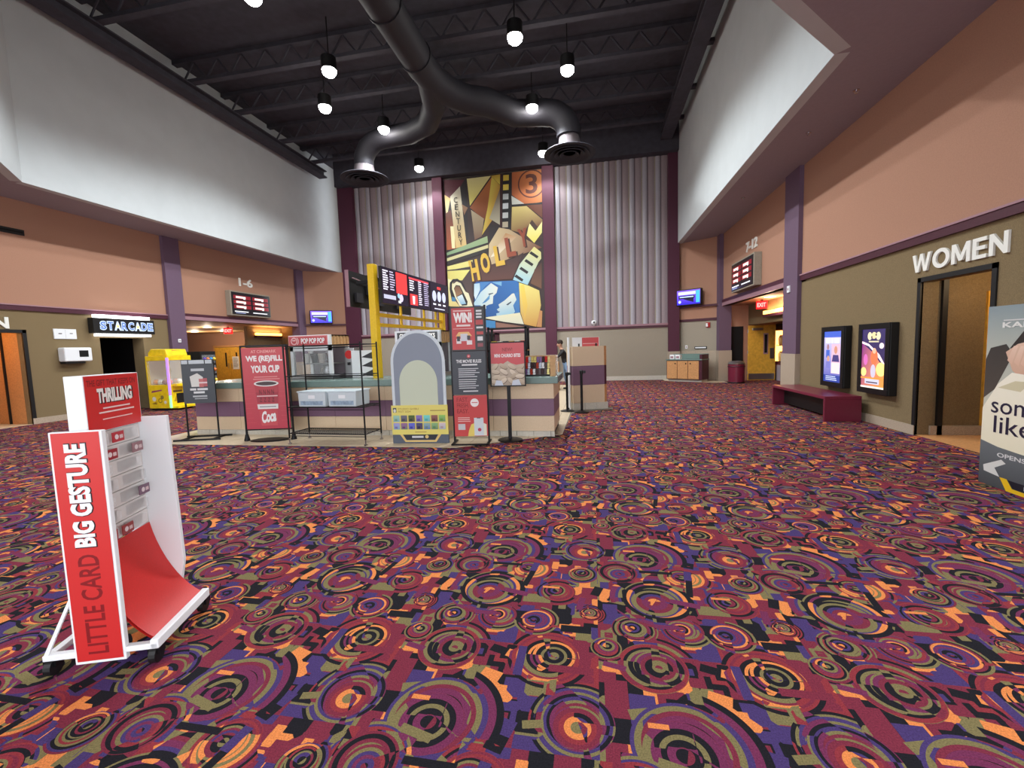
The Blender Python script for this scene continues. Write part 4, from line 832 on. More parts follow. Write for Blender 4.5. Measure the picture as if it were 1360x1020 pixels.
for r in range(3):
    for k in range(9):
        o = place('candy_bag', bagm[rb.randrange(8)], None, (-1.205 + k * .0495, 7.60 + r * .085, 1.092 + r * .105), 0); o.rotation_euler = (rb.uniform(-.05, .12), 0, rb.uniform(-.25, .25))
        tag(o, 'small shiny candy bag, %s from the left on the %s step of the candy rack' % (ORD[k], ['lowest', 'middle', 'top'][r]), 'candy bag', 'candy bags on the stepped rack')
t = thing('carton_stack', 'stack of white cartons with black chevrons left of the yellow post', 'carton', (-4.92, 8.25, 1.06)); MB().box(0, .5, 0, .3, 0, .56).build('cartons', M['whitep'], t); a = Art()
for k in range(3): a.poly([(.22, .06 + k * .18), (.48, .02 + k * .18), (.48, .17 + k * .18)], (24, 24, 28))
a.build('print', P_PAPER, t, (0, -.001, 0))
t = thing('soda_dispenser', 'soda dispenser with a round red emblem beside the popcorn warmer', 'drink dispenser', (-5.16, 8.35, 1.06)); MB().box(.02, .24, 0, .3, 0, .62).build('body', M['steel'], t, bevel=.01); MB().lathe([(.09, 0), (.09, .012)], 20).build('emblem', M['red'], t, (.13, -.0, .48)).rotation_euler = (HALF, 0, 0); MB().box(.03, .23, -.06, 0, .02, .05).build('drip_tray', M['blackp'], t); MB().box(.11, .15, -.05, 0, .26, .32).build('nozzle', M['blackp'], t)
t = thing('back_bar', 'dark maroon back bar shelving behind the counter', 'shelving', (-4.6, 11.6, 0)); MB().box(-.0, 2.0, 0, .5, 0, 1.0).build('base', M['trim'], t); MB().box(0, 2.0, .45, .5, 1.0, 2.0).build('back', M['trim'], t)
for z in (1.3, 1.6, 1.95): MB().box(0, 2.0, .05, .45, z, z + .04).build('shelf', M['blackp'], t)
for x in (0, 1.96): MB().box(x, x + .04, .05, .45, 1.0, 1.99).build('side', M['plum'], t)
t = thing('back_rack', 'tall dark rack with boxes behind the square pretzel sign', 'rack', (-2.35, 9.6, 0))
for x in (0, .85):
    for y in (0, .35): MB().box(x, x + .05, y, y + .05, 0, 2.05).build('post', M['blackm'], t)
for z in (.5, 1.0, 1.5, 2.0): MB().box(0, .9, 0, .4, z, z + .03).build('shelf', M['ply'] if z < 1.9 else M['blackm'], t)
for k in range(6):
    c = [(230, 200, 60), (236, 232, 210), (60, 60, 64), (210, 170, 90), (236, 232, 210), (180, 50, 50)][k]
    tag(MB().box(0, .11, 0, .2, 0, .2).build('snack_box', mat('snack box', c, .5), None, (-2.28 + k * .135, 9.68, 1.53), 0, bevel=.004), '%s snack box on the tall dark rack, %s from the left' % (['yellow', 'cream', 'charcoal', 'tan', 'pale', 'red'][k], ORD[k]), 'box', 'snack boxes on the tall rack')

# ------------------------------------------------------------------ signs in front of the counter
def art_board(name, art, t, x, z, w, h, d=.02, y=0.): MB().box(x, x + w, y, y + d, z, z + h).build(name, M['blackm'], t); art.build('print', P_PAPER, t, (x, y - .001, z))
# slate sign on two-legged stand
t = thing('sign_stand', 'slate popcorn and drink sign on a black two legged stand, furthest left', 'sign', (-7.48, 7.10, 0), math.radians(16))
for sx in (-1, 1): MB().tube([(sx * .28, .02, .03), (sx * .28, .02, 1.5)], .016, 8).build('leg', M['blackm'], t)
MB().box(-.42, .42, -.22, -.19, .006, .04).box(-.42, .42, .19, .22, .006, .04).box(-.3, -.27, -.2, .2, .006, .04).box(.27, .3, -.2, .2, .006, .04).build('base_frame', M['blackm'], t)
a = Art().rect(0, 0, .58, .84, (62, 68, 76)).rect(0, .75, .58, .84, (40, 44, 50)).rect(.01, .76, .12, .83, (206, 214, 220)).rect(.14, .76, .42, .83, (206, 214, 220)).rect(.44, .76, .56, .83, (206, 214, 220)).rect(.17, .62, .41, .67, (200, 204, 208)).poly([(.16, .32), (.34, .32), (.38, .5), (.28, .58), (.14, .52)], (230, 228, 222)).rect(.3, .31, .38, .47, (206, 110, 110)).rect(.38, .32, .45, .48, (190, 90, 95)).rect(.3, .38, .45, .41, (236, 210, 210)).rect(.13, .25, .24, .29, (226, 228, 230)).rect(.26, .25, .45, .29, (226, 228, 230)).rect(.19, .19, .39, .23, (226, 228, 230)).rect(.17, .12, .43, .15, (190, 194, 198)).rect(.2, .08, .43, .1, (170, 174, 178))
art_board('panel', a, t, -.29, .70, .58, .84)
# red banner about the cup
t = thing('banner_stand', 'tall red drink refill banner in a black frame before the counter', 'banner', (-5.93, 7.02, 0), math.radians(12))
for sx in (-1, 1): MB().tube([(sx * .43, 0, .02), (sx * .42, 0, 1.76)], .02, 8).build('post', M['blackm'], t); MB().lathe([(.05, 0), (.05, .02), (.025, .12)], 12).build('foot', M['blackm'], t, (sx * .43, 0, .01))
MB().lathe([(.36, .008), (.36, .02), (.3, .03)], 28).build('base_plate', M['blackm'], t).scale.y = .55; MB().box(-.43, .43, -.012, .012, 1.74, 1.77).box(-.43, .43, -.012, .012, .2, .225).build('cross_bar', M['blackm'], t)
Rd = (206, 66, 78); a = Art().rect(0, 0, .8, 1.5, (196, 60, 80), (214, 76, 84)).text('AT CINEMARK', .4, 1.40, .055, .46, (246, 170, 165), .02, align='C').text('WE (RE)FILL', .4, 1.22, .135, .66, (250, 244, 242), .05, align='C').text('YOUR CUP', .41, 1.04, .135, .52, (250, 244, 242), .05, align='C').rect(.2, .955, .62, .97, (236, 150, 150)).rect(.18, .915, .66, .93, (236, 150, 150))
a.poly([(.19, .84), (.63, .84), (.56, .06), (.27, .06)], (214, 84, 92), (190, 50, 66)).disc(.41, .84, .225, (240, 236, 232), .055).disc(.41, .84, .19, (70, 50, 50), .035).poly([(.205, .68), (.61, .68), (.59, .48), (.225, .48)], (176, 50, 66)).rect(.225, .60, .6, .62, (240, 200, 200)).poly([(.22, .46), (.6, .46), (.595, .37), (.228, .37)], (240, 236, 234)).rect(.26, .405, .56, .42, (120, 120, 130))
for k in range(4): a.text('N', .27 + k * .075, .64, .09, .045, (110, 26, 40), .02).text('Z', .27 + k * .075, .50, .08, .045, (110, 26, 40), .02)
a.text('Coca', .28, .10, .22, .27, (250, 246, 246), .05, 8, shear=.2)
for k in range(9): a.rect(.02, .12 + k * .09, .18 - (k % 3) * .03, .123 + k * .09, (220, 100, 104)).rect(.64, .15 + k * .09, .78, .153 + k * .09, (220, 100, 104))
art_board('panel', a, t, -.4, .225, .8, 1.5, .015, -.02)
# wire shelving on wheels
t = thing('wire_shelf_rack', 'black wire shelving rack on chrome feet before the counter', 'shelving', (-4.52, 6.92, 0), math.radians(-2))
for x in (-.74, .74):
    for y in (-.26, .26): MB().tube([(x, y, .1), (x, y, 1.76)], .014, 8).build('post', M['blackm'], t); MB().lathe([(.03, .008), (.035, .03), (.012, .04), (.012, .1), (.02, .12)], 12).build('foot', M['chrome'], t, (x, y, 0))
for z in (.2, .66, 1.2, 1.72):
    mb = MB()
    for y in (-.26, .26): mb.tube([(-.74, y, z), (.74, y, z)], .008, 6).tube([(-.74, y, z - .04), (.74, y, z - .04)], .006, 6)
    for x in (-.74, .74): mb.tube([(x, -.26, z), (x, .26, z)], .008, 6)
    if z < 1:
        for k in range(36): mb.tube([(-.72 + k * .041, -.26, z + .004), (-.72 + k * .041, .26, z + .004)], .003, 4)
        for k in range(4): mb.tube([(-.74, -.2 + k * .13, z), (.74, -.2 + k * .13, z)], .004, 4)
    mb.build('shelf', M['blackm'], t)
for k in range(2):
    b = thing('storage_bin', ['clear plastic storage bin on the wire rack, the left one', 'clear plastic storage bin on the wire rack, the right one'][k], 'bin', (-4.79 + k * .575, 6.92, .668), math.radians(-2))
    MB().slab([(-.26, .0), (-.27, .25), (.27, .25), (.26, 0)], -.22, .22).build('tub', M['plastic'], b, bevel=.015); MB().box(-.28, .28, -.235, .235, .25, .27).build('lid', M['plastic'], b, bevel=.008); MB().box(-.06, .07, -.226, -.221, .14, .2).build('paper_label', M['whitep'], b); MB().box(-.22, .22, -.224, -.2205, .03, .1).build('contents', mat('blue grey bags', (140, 160, 180), .5, noise=.3, nscale=20), b)
# plain round-topped standee with a yellow picture board
t = thing('rounded_standee', 'plain grey round topped standee with a yellow picture board at its foot', 'standee', (-2.91, 6.9, 0), math.radians(4))
def arch(w, z0, z1, k=20): return [(-w, z0)] + [(-w * math.cos(math.pi * i / k), z1 - w * 1.15 + w * 1.15 * math.sin(math.pi * i / k)) for i in range(k + 1)] + [(w, z0)]
MB().slab(arch(.47, .6, 1.92), .0, .02).build('board', mat('pale grey board edge', (205, 214, 220), .5), t); MB().slab(arch(.42, .6, 1.87), -.006, .0).build('grey_face', mat('grey print', (134, 142, 156), .5), t); MB().slab(arch(.33, .64, 1.42), -.012, -.006).build('pale_inset', mat('pale green print', (196, 204, 182), .5), t)
MB().slab([(-.49, .008), (.49, .008), (.49, .2), (-.49, .2)], -.02, .02).build('slate_base', mat('slate print', (84, 92, 106), .5), t); MB().slab([(-.2, 0.008), (.2, 0.008), (.05, .9), (-.05, .9)], .02, .3).build('rear_strut', M['whitep'], t)
MB().box(-.49, .49, -.03, -.012, .16, .66).build('picture_board', M['yellow'], t)
a = Art().rect(0, 0, .98, .5, (236, 222, 116)).rect(.03, .38, .09, .46, (60, 70, 80)).disc(.06, .41, .022, (226, 226, 214), .03).text('STUDIO GHIBLI', .12, .425, .03, .36, (176, 140, 60), .01).text('FEST 2024', .12, .38, .03, .22, (176, 140, 60), .01).rect(.68, .40, .94, .415, (170, 140, 70)).rect(.4, .035, .6, .05, (190, 160, 80))
random.seed(3)
for r in range(2):
    for k in range(7):
        c = random.choice([(90, 120, 190), (130, 180, 200), (80, 90, 90), (110, 140, 120), (96, 70, 70), (170, 190, 200), (120, 120, 170)]); c2 = tuple(min(255, v + random.randint(-40, 70)) for v in c)
        a.rect(.03 + k * .133, .22 - r * .13, .14 + k * .133, .33 - r * .13, c, c2).rect(.05 + k * .133, .235 - r * .13, .10 + k * .133, .27 - r * .13, tuple(max(0, v - 50) for v in c2))
a.build('print', P_PAPER, t, (-.49, -.031, .16))
a = Art().poly([(.12, .16), (.17, .16), (.24, .05), (.74, .05), (.81, .16), (.86, .16), (.76, .02), (.22, .02)], (230, 196, 120)).poly([(.18, .16), (.24, .06), (.74, .06), (.80, .16)], (36, 40, 52)).rect(.34, .09, .54, .125, (214, 216, 220)).disc(.6, .11, .03, (226, 200, 130)); a.build('print', P_PAPER, t, (-.49, -.021, .01))
# black triple sign tower
t = thing('sign_tower', 'tall black tower of three signs headed WIN before the counter', 'sign', (-2.03, 6.95, 0), math.radians(6))
for sx in (-1, 1): MB().box(sx * .29 - .015, sx * .29 + .015, 0, .04, .03, 2.29).build('post', M['blackm'], t); MB().box(sx * .29 - .02, sx * .29 + .02, -.2, .2, .007, .03).build('foot', M['blackm'], t)
MB().box(-.29, .29, -.2, -.17, .007, .03).build('foot_bar', M['blackm'], t)
R2 = (206, 62, 64)
a = Art().rect(0, 0, .56, .72, (40, 40, 44)).rect(.02, .02, .40, .70, R2, (200, 56, 60)).rect(.05, .645, .35, .665, (240, 200, 196)).text('WIN!', .05, .46, .17, .31, (248, 244, 242), .06).rect(.1, .40, .33, .43, (240, 220, 216)).rect(.04, .36, .37, .367, (240, 200, 196)).poly([(.08, .24), (.13, .31), (.3, .31), (.35, .24)], (240, 190, 120)).rect(.16, .16, .28, .28, (214, 214, 224)).rect(.09, .12, .17, .2, (232, 222, 222)).rect(.26, .1, .35, .17, (236, 226, 226)).rect(.1, .16, .15, .24, (40, 34, 44)).rect(.27, .18, .32, .25, (60, 50, 60)).lines(.43, .53, .66, 3, .05, .03, (220, 220, 222), .1).rect(.42, .42, .54, .50, (190, 60, 60)).rect(.43, .36, .54, .39, (226, 226, 226)).rect(.43, .26, .54, .31, (190, 60, 60)).rect(.44, .16, .53, .23, (230, 230, 232)).rect(.44, .06, .53, .12, (150, 70, 80))
art_board('upper_panel', a, t, -.28, 1.55, .56, .72)
a = Art().rect(0, 0, .56, .72, (58, 62, 72)).disc(.28, .64, .03, (200, 60, 70)).disc(.28, .64, .014, (230, 170, 170)).text('THE MOVIE RULES', .28, .53, .055, .42, (236, 236, 238), .03, align='C').rect(.16, .485, .42, .51, (220, 220, 222)).lines(.10, .46, .44, 5, .033, .014, (206, 208, 212), .5).lines(.10, .48, .26, 5, .035, .014, (206, 208, 212), .3).rect(.17, .05, .42, .07, (220, 220, 224))
art_board('middle_panel', a, t, -.28, .82, .56, .72)
a = Art().rect(0, 0, .56, .69, (210, 74, 72), (200, 64, 66))
for k, w_ in enumerate(('FAST.', 'FRESH.', 'EASY.')): a.text(w_, .05, .58 - k * .095, .075, .2, (140, 24, 34), .01)
a.disc(.35, .565, .07, (244, 236, 234)).rect(.30, .56, .40, .575, (214, 110, 110)).lines(.06, .3, .32, 3, .03, .012, (240, 200, 196), .3).rect(.06, .11, .18, .21, (206, 204, 208)).poly([(.22, .0), (.24, .1), (.28, .2), (.33, .22), (.33, 0)], (240, 214, 110)).rect(.33, .01, .49, .31, (214, 222, 228)).rect(.38, .30, .44, .312, (60, 50, 60)).disc(.42, .11, .03, (190, 60, 90)).poly([(.49, .01), (.54, .01), (.54, .2), (.49, .22)], (236, 234, 210))
art_board('lower_panel', a, t, -.28, .12, .56, .69)
# pole sign with round foot
t = thing('pole_sign', 'red and beige pretzel bites sign on a single pole with round foot', 'sign', (-1.42, 7.19, 0), math.radians(6))
MB().lathe([(.21, .008), (.21, .02), (.18, .03), (.05, .04)], 32).build('foot', M['blackm'], t, smooth=True); MB().box(-.03, .03, -.015, .03, .03, 1.0).build('pole', M['blackm'], t, bevel=.005)
a = Art().rect(0, 0, .56, .71, (202, 66, 72), (214, 86, 92)).text('NEW!', .28, .57, .06, .17, (150, 40, 48), .02, align='C').text('MINI CHURRO BITES', .28, .47, .06, .44, (246, 238, 238), .04, align='C').poly([(0, 0), (.56, 0), (.56, .36), (.42, .34), (.34, .37), (.28, .41), (.2, .36), (0, .37)], (178, 160, 140), (196, 178, 158))
random.seed(11)
for k in range(16):
    x = .06 + (k % 4) * .145 + random.uniform(-.03, .03); z = .31 - (k // 4) * .085 + random.uniform(-.02, .02); ang = random.uniform(-50, 50); c = random.choice([(206, 190, 168), (192, 174, 150), (178, 158, 134)])
    ca, sa = math.cos(math.radians(ang)), math.sin(math.radians(ang)); P = [(x + .075 * math.cos(q) * ca - .035 * math.sin(q) * sa, z + .075 * math.cos(q) * sa + .035 * math.sin(q) * ca) for q in [i * math.pi / 8 for i in range(16)]]
    P = [(min(.555, max(.005, p)), max(.005, q)) for p, q in P]; a.poly([(min(.558, p + .004), max(.002, q - .012)) for p, q in P], (120, 100, 84)); a.poly(P, c, tuple(min(255, v + 26) for v in c))
a.poly([(.05, .0), (.2, 0), (.17, .08), (.08, .09)], (206, 214, 226)).poly([(.34, 0), (.5, 0), (.46, .1), (.36, .08)], (206, 214, 226))
art_board('panel', a, t, -.28, .95, .56, .71, .02, -.04)
MB().box(-.30, -.28, -.045, -.015, .93, 1.68).box(.28, .30, -.045, -.015, .93, 1.68).box(-.3, .3, -.045, -.015, 1.66, 1.68).box(-.3, .3, -.045, -.015, .93, .95).build('frame', M['blackm'], t)

# ------------------------------------------------------------------ ticket podium, stanchions, rack and person behind
t = thing('ticket_podium', 'cream and purple banded podium on a tiled base right of the counter', 'podium', (-.5, 10.62, 0), math.radians(20))
for z0, z1, m in ((.17, .61, 'cream'), (.61, 1.08, 'band'), (1.08, 1.55, 'cream')):
    MB().box(.0, .80, 0, .5, z0 + .003, z1).build('panel', M[m], t); MB().prism([(.80, .0), (.88, .06), (.88, .5), (.80, .5)], z0 + .003, z1).build('corner_panel', M['wood_o'] if m == 'cream' else M['plum'], t)
for k in range(3): MB().box(k * .296, k * .296 + .29, -.01, .5, .007, .17).build('base_tile', M['basetile'], t)
t = thing('podium_sign', 'white and red sign standing on the banded podium', 'sign', (-.50, 10.75, 1.552), math.radians(20)); MB().box(.0, .68, 0, .03, 0, .22).build('board', M['whitep'], t); Art().rect(.24, .0, .67, .215, (214, 84, 88)).rect(.26, .06, .64, .075, (240, 200, 200)).build('print', P_PAPER, t, (0, -.001, 0)); MB().box(.14, .17, -.03, 0, 0, .07).box(.58, .61, -.03, 0, 0, .07).build('clip', M['blackp'], t)
t = thing('podium_side_board', 'tall white board standing against the left side of the podium', 'board', (-.60, 10.71, 0), math.radians(20)); MB().box(.0, .03, 0, .10, .007, 1.78).build('panel', M['whitep'], t); MB().box(-.015, .0, .02, .08, .007, .05).build('foot', M['blackp'], t)
for x, y, lb, h in ((-.29, 10.3, 'black queue post standing before the banded podium', 1.0), (-.64, 10.48, 'black queue post half hidden at the left side of the podium', .95)):
    t = thing('queue_post', lb, 'queue post', (x, y, 0)); MB().lathe([(.17, .008), (.17, .02), (.05, .05)], 24).build('foot', M['blackm'], t, smooth=True); MB().tube([(0, 0, .04), (0, 0, h - .08)], .03, 14).build('pole', M['blackm'], t, smooth=True); MB().lathe([(.04, h - .09), (.042, h - .01), (.03, h)], 16).build('head', M['blackp'], t, smooth=True); MB().box(.03, .10, -.02, .02, h - .07, h - .01).build('belt_clip', M['blackp'], t, bevel=.005)
t = thing('wooden_rack', 'tan wooden shelf rack next to the person behind the counter', 'rack', (-1.74, 15.3, 0))
for x in (0, .5): MB().box(x, x + .03, 0, .4, .007, 1.02).build('side', M['ply'], t)
for z in (.1, .4, .7, .99): MB().box(.03, .5, 0, .4, z, z + .03).build('shelf', M['ply'], t)
for k in range(3): tag(MB().box(0, .36, 0, .25, 0, .16).build('carton', mat('carton', [(196, 150, 96), (120, 60, 50), (210, 180, 140), (60, 50, 54)][k], .7), None, (-1.67, 15.36, .13 + k * .3), 0, bevel=.004), 'carton on the tan wooden rack behind the counter, %s shelf' % ['lowest', 'second', 'top'][k], 'carton', 'cartons on the wooden rack')

# person leaning over the rack, dark top and jeans (one continuous body)
def make_person():
    V = []; R = []; E = []
    def v(p, r, to=None):
        V.append(p); R.append(r); i = len(V) - 1
        if to is not None: E.append((to, i))
        return i
    pel = v((0, 0, .96), .135); sp = v((-.03, 0, 1.12), .125, pel); ch = v((-.10, 0, 1.32), .145, sp); ne = v((-.15, 0, 1.46), .06, ch); nk = v((-.18, 0, 1.53), .055, ne); h1 = v((-.21, 0, 1.60), .085, nk); h2 = v((-.215, 0, 1.67), .095, h1); h3 = v((-.21, 0, 1.72), .07, h2)
    v((-.31, 0, 1.62), .018, h1)
    for s in (-1, 1):
        hp = v((.0, s * .10, .90), .10, pel); kn = v((-.03 + .10 * (s < 0), s * .12, .50), .068, hp); an = v((.06 + .12 * (s < 0), s * .12, .09), .045, kn); he = v((.05 + .12 * (s < 0), s * .12, .045), .04, an); v((-.12 + .12 * (s < 0), s * .13, .035), .032, he)
        sh = v((-.11, s * .19, 1.38), .07, ch); el = v((-.26, s * .24, 1.2 - .02 * s), .047, sh); wr_ = v((-.48, s * .18, 1.17), .032, el); pm = v((-.55, s * .17, 1.16), .034, wr_)
        for k, (dy, L_) in enumerate(((-.028, .07), (-.010, .085), (.010, .08), (.028, .062))):
            f1 = v((-.60, s * .17 + dy, 1.155), .010, pm); f2 = v((-.60 - L_ * .5, s * .17 + dy, 1.14), .009, f1); v((-.60 - L_ * .8, s * .17 + dy, 1.115), .008, f2)
        th = v((-.55, s * .17 - s * .045, 1.145), .011, pm); v((-.585, s * .17 - s * .06, 1.125), .009, th)
    me = bpy.data.meshes.new('body'); me.from_pydata(V, E, []); o = bpy.data.objects.new('body', me); COL.objects.link(o)
    sk = o.modifiers.new('skin', 'SKIN'); sk.use_smooth_shade = True
    for i, r in enumerate(R): me.skin_vertices[0].data[i].radius = (r, r * (1.25 if i in (1, 2) else 1))
    me.skin_vertices[0].data[0].use_root = True
    ss = o.modifiers.new('sub', 'SUBSURF'); ss.levels = 2; ss.render_levels = 2
    dg = bpy.context.evaluated_depsgraph_get(); dg.update(); bm = bpy.data.meshes.new_from_object(o.evaluated_get(dg)); bpy.data.objects.remove(o)
    for c, n in (((205, 160, 135), 'skin'), ((30, 30, 34), 'black shirt'), ((130, 160, 195), 'blue jeans'), ((26, 24, 26), 'black shoe')): bm.materials.append(mat(n, c, .7))
    for p in bm.polygons:
        c = p.center; p.use_smooth = True
        p.material_index = 3 if c.z < .085 else 2 if c.z < .97 and c.x > -.4 else 0 if (c.z > 1.46 or c.x < -.32) else 1
    return bm
t = thing('person', 'person in a black shirt and light blue jeans leaning towards the wooden rack', 'person', (-.98, 15.75, .004), math.radians(8))
place('body', make_person(), t)
MB().lathe([(.06, 1.63), (.105, 1.66), (.108, 1.72), (.08, 1.78), (.02, 1.80)], 16).build('hair', mat('dark brown hair', (50, 38, 32), .8), t, (-.20, 0, 0), smooth=True)
for s in (-1, 1): MB().lathe([(.004, -.012), (.012, 0), (.004, .012)], 8).build('eye', M['dark'], t, (-.298, s * .034, 1.655), smooth=True)
MB().box(-.302, -.285, -.025, .025, 1.575, 1.584).build('mouth', mat('lip', (160, 90, 85), .6), t)
for s in (-1, 1): MB().lathe([(.008, -.03), (.02, 0), (.008, .03)], 8).build('ear', mat('ear skin', (205, 160, 135), .7), t, (-.20, s * .095, 1.64), smooth=True)

# ------------------------------------------------------------------ arcade machines at the left
t = thing('claw_machine', 'bright yellow claw machine with a violet corner light at the arcade doorway', 'claw machine', (-13.06, 11.42, 0)); Y_ = mat('yellow machine panel', (244, 208, 30), .35, noise=.12, nscale=9)
MB().box(-.4, .4, -.4, .4, .06, .78).build('cabinet', Y_, t, bevel=.01)
for x in (-.4, .34):
    for y in (-.4, .34): MB().box(x, x + .06, y, y + .06, .78, 1.52).build('corner_post', Y_, t)
MB().box(-.4, .4, -.4, .4, 1.52, 1.66).build('top_box', Y_, t, bevel=.01); MB().slab([(-.36, 1.66), (.36, 1.66), (.30, 1.86), (-.22, 1.88), (-.34, 1.78)], -.34, .34).build('marquee', Y_, t, bevel=.02)
MB().box(.405, .415, -.34, .34, .78, 1.52).build('glass_front', M['clear'], t); MB().box(-.34, .34, -.41, -.402, .78, 1.52).build('glass_side', M['clear'], t); MB().box(-.34, -.33, -.34, .34, .78, 1.52).box(-.34, .34, .33, .34, .78, 1.52).build('inner_back', mat('pale inner panel', (226, 214, 180), .5), t)
MB().box(.385, .43, -.43, -.385, .45, 1.60).build('corner_light', M['led'], t); MB().box(.385, .43, -.43, -.385, .08, .45).build('corner_light', M['ledg'], t); MB().box(.40, .425, .36, .40, .1, 1.5).build('edge_light', M['ledg'], t)
MB().box(.4, .56, -.3, .3, .72, .80).build('control_shelf', Y_, t, bevel=.01); MB().box(.4, .62, -.36, .36, .06, .12).build('prize_ramp', Y_, t); MB().box(.401, .41, -.2, .2, .2, .5).build('prize_door', M['blackp'], t); MB().box(-.36, .36, -.36, .36, 0, .06).build('plinth', M['blackp'], t)
MB().tube([(0, 0, 1.5), (0, 0, 1.3)], .01, 6).tube([(0, 0, 1.3), (.08, 0, 1.22), (.04, 0, 1.14)], .008, 6).tube([(0, 0, 1.3), (-.06, .06, 1.22), (-.03, .03, 1.14)], .008, 6).tube([(0, 0, 1.3), (-.06, -.06, 1.22), (-.03, -.03, 1.14)], .008, 6).build('claw', M['chrome'], t)
a = Art().poly([(.12, .44), (.5, .5), (.52, .54), (.14, .5)], (150, 60, 110)).disc(.2, .25, .07, (240, 240, 230)).disc(.5, .3, .06, (150, 130, 60)).disc(.6, .15, .05, (240, 236, 220)).poly([(.1, .1), (.3, .08), (.26, .16)], (170, 130, 30)).ring(.42, .2, .05, .07, (130, 110, 40)); a.build('decal', P_PAPER, t, (-.4, -.401, .1))
a = Art().rect(.1, .38, .4, .44, (120, 90, 40)).disc(.5, .3, .06, (80, 70, 40)).poly([(.1, .1), (.3, .1), (.3, .25), (.2, .3)], (200, 160, 30)).disc(.6, .16, .05, (60, 60, 50)); a.build('decal', P_PAPER, t, (.401, -.4, .16), HALF)
a = Art().poly([(.16, .05), (.5, .04), (.52, .11), (.2, .13)], (220, 120, 60)); a.build('marquee_print', P_PAPER, t, (.315, -.34, 1.70), HALF)
random.seed(5); plm = [MB().lathe([(.02, 0), (.07, .03), (.085, .08), (.06, .13), (.02, .15)], 10).build('plush_toy', mat('plush', c, .9), mesh_only=True, smooth=True) for c in ((226, 150, 60), (240, 240, 236), (150, 110, 90), (220, 90, 110), (110, 150, 210))]
for k in range(16): tag(place('plush_toy', plm[k % 5], None, (-13.06 - .24 + (k % 4) * .16, 11.42 - .24 + (k // 4) * .16, .785)), '%s plush toy in the claw machine, %s row, %s from its back panel' % (['orange', 'white', 'brown', 'pink', 'blue'][k % 5], ['nearest', 'second', 'third', 'furthest'][k // 4], ORD[k % 4]), 'toy', 'plush toys in the claw machine')
t = thing('capsule_vending_machine', 'dark capsule vending rack with colourful windows behind the claw machine', 'vending machine', (-13.3, 12.75, 0), HALF); MB().box(-.3, .3, -.35, .2, .02, 1.78).build('cabinet', M['blackp'], t, bevel=.01)
for r in range(4):
    wv = MB().box(-.26, .26, -.365, -.35, .3 + r * .36, .58 + r * .36).build('window', M['clear'], t)
    for k in range(4): MB().lathe([(.01, -.06), (.045, -.03), (.06, 0), (.045, .03), (.01, .06)], 10).build('capsule', mat('capsule', random.choice([(230, 200, 60), (90, 60, 160), (240, 240, 230), (220, 120, 60), (60, 140, 200)]), .3), wv, (-.19 + k * .125, -.40, .44 + r * .36), smooth=True)

# ------------------------------------------------------------------ gift card display on casters, nearest object
u_ang = math.atan2(.333, .943)
t = thing('gift_card_display', 'white and red gift card display stand on casters, nearest to the viewer', 'display stand', (-2.57, 1.90, 0), u_ang)
for x in (-.235, .235):
    for y in (-.225, .225):
        c = MB().tube([(x - .016, y, .045), (x + .016, y, .045)], .043, 16).build('caster', M['blackp'], t); MB().box(x - .028, x + .028, y - .02, y + .03, .05, .085).build('caster_fork', M['blackm'], c)
MB().box(-.26, .26, -.25, -.215, .085, .115).build('base_bar', M['whitep'], t, bevel=.004); MB().box(-.26, .26, .215, .25, .085, .115).build('base_bar', M['whitep'], t, bevel=.004); MB().box(-.26, -.225, -.215, .215, .085, .115).build('base_bar', M['whitep'], t, bevel=.004); MB().box(.225, .265, -.25, .25, .085, .135).build('front_bar', M['whitep'], t, bevel=.005)
for y0, y1 in ((-.245, -.235), (.235, .245)): MB().slab([(-.255, .115), (-.235, .115), (-.10, .40), (-.115, .40)], y0, y1).build('rear_brace', M['whitep'], t)
for y0, y1 in ((-.252, -.225), (.225, .252)):
    prof = [(-.115, .05), (.115, .05), (.115, 1.24), (-.115, 1.24)] if y0 < 0 else [(-.115, .1), (.11, .12), (.15, .34), (.13, 1.24), (-.115, 1.24)]
    MB().slab(prof, y0, y1).build('end_panel', M['whitep'], t, bevel=.003)
a = Art().rect(.008, .01, .215, 1.18, (206, 42, 42), (214, 52, 50)).text('LITTLE CARD', .155, .045, .095, .52, (136, 22, 28), .02, 90).text('BIG GESTURE', .158, .60, .10, .53, (26, 18, 26), .07, 90).text('BIG GESTURE', .152, .605, .095, .52, (246, 246, 248), .045, 90); a.build('end_print', P_PAPER, t, (-.112, -.2535, .055))
MB().box(-.10, -.03, -.225, .225, .60, 1.21).build('core_panel', M['whitep'], t)
for k in range(7): MB().box(-.03, -.018, -.222, .222, .605 + k * .086, .687 + k * .086).build('slat', M['cap'] if False else mat('pale slat board', (214, 210, 206), .5), t)
for k in range(14):
    z = .615 + (k // 2) * .086 + .005; y = -.2 + (k % 2) * .22 + (.03 if (k // 2) % 2 else 0)
    MB().box(-.018, .006, y, y + .15, z, z + .055).build('pocket', M['clear'], t)
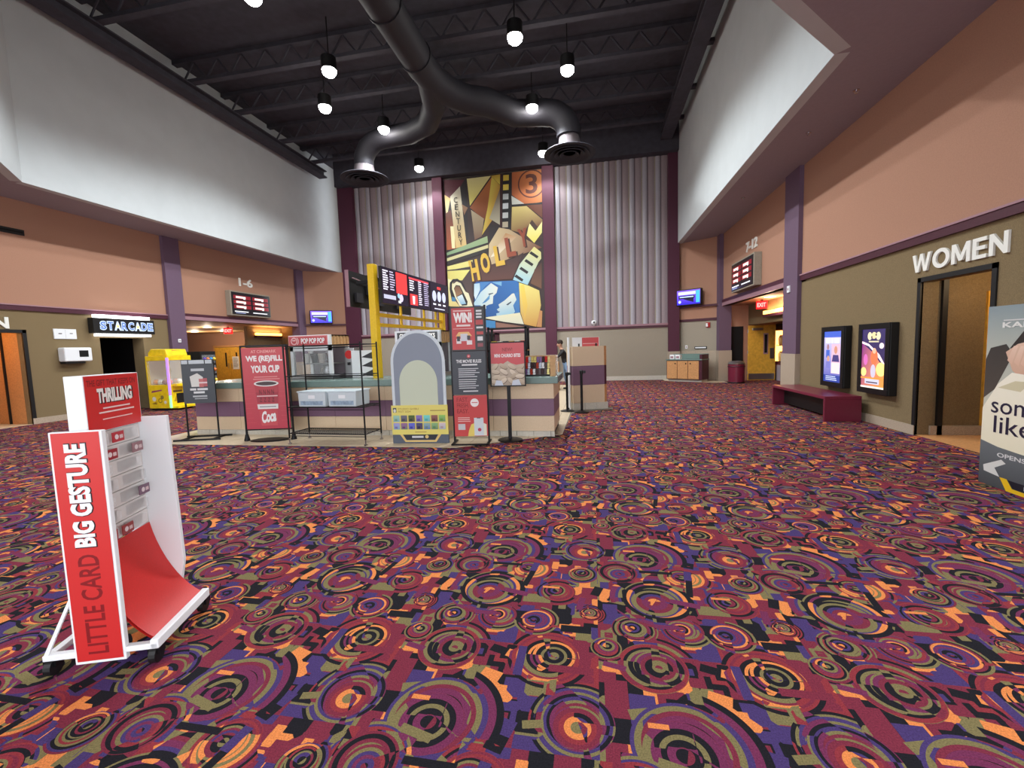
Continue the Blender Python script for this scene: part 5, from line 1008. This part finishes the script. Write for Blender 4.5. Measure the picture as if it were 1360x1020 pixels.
for i, (row, y, c) in enumerate(((6, -.04, (176, 40, 52)), (5, .10, (150, 110, 116)), (5, -.1, (150, 34, 46)), (2, .12, (120, 90, 110)), (0, -.16, (150, 50, 50)), (0, -.04, (150, 60, 60)))):
    z = .622 + row * .086; p = Matrix.Rotation(u_ang, 3, 'Z') @ Vector((.012, y, z)) + Vector((-2.57, 1.90, 0))
    o = thing('gift_card', ['red gift card in the top row of the display stand', 'mauve gift card in the second row of the display stand', 'dark red gift card in the second row of the display stand', 'grey violet gift card in the lower middle row of the display stand', 'brick red gift card in the bottom row, left', 'dull red gift card in the bottom row, right'][i], 'gift card', p, u_ang + HALF); MB().box(0, .085, -.004, 0, 0, .054).build('card', mat('gift card', c, .4), o); Art().disc(.03, .027, .014, (235, 220, 220)).rect(.05, .015, .075, .035, (226, 200, 200)).build('print', P_PAPER, o, (0, -.0045, 0))
n = 10; prof = [(-.015 + .25 * (1 - math.cos(math.pi / 2 * k / n)) * .55 + .25 * (k / n) * .45, .60 - .47 * (math.sin(math.pi / 2 * k / n) * .5 + k / n * .5)) for k in range(n + 1)]
mb = MB(); mb.add([(x, -.222, z) for x, z in prof] + [(x, .222, z) for x, z in prof], [(i, i + 1, n + 2 + i, n + 1 + i) for i in range(n)]); mb.add([(x - .012, -.222, z - .008) for x, z in prof] + [(x - .012, .222, z - .008) for x, z in prof], [(i, n + 1 + i, n + 2 + i, i + 1) for i in range(n)]); mb.build('red_ramp', M['red'], t, smooth=True)
MB().box(-.09, -.005, -.165, .235, 1.21, 1.505).build('header_box', M['whitep'], t, bevel=.003)
a = Art().rect(.005, .0, .395, .29, (210, 36, 36)).text('THE GIFT THAT KEEPS ON', .02, .235, .033, .35, (126, 20, 26), .015).text('THRILLING', .085, .14, .082, .26, (30, 20, 24), .08).text('THRILLING', .08, .145, .078, .255, (244, 242, 236), .05).rect(.11, .112, .31, .12, (240, 214, 210)).rect(.08, .09, .34, .098, (240, 214, 210)).rect(.1, .055, .32, .061, (240, 200, 196)); a.build('header_print', P_PAPER, t, (-.0045, -.165, 1.212), HALF)
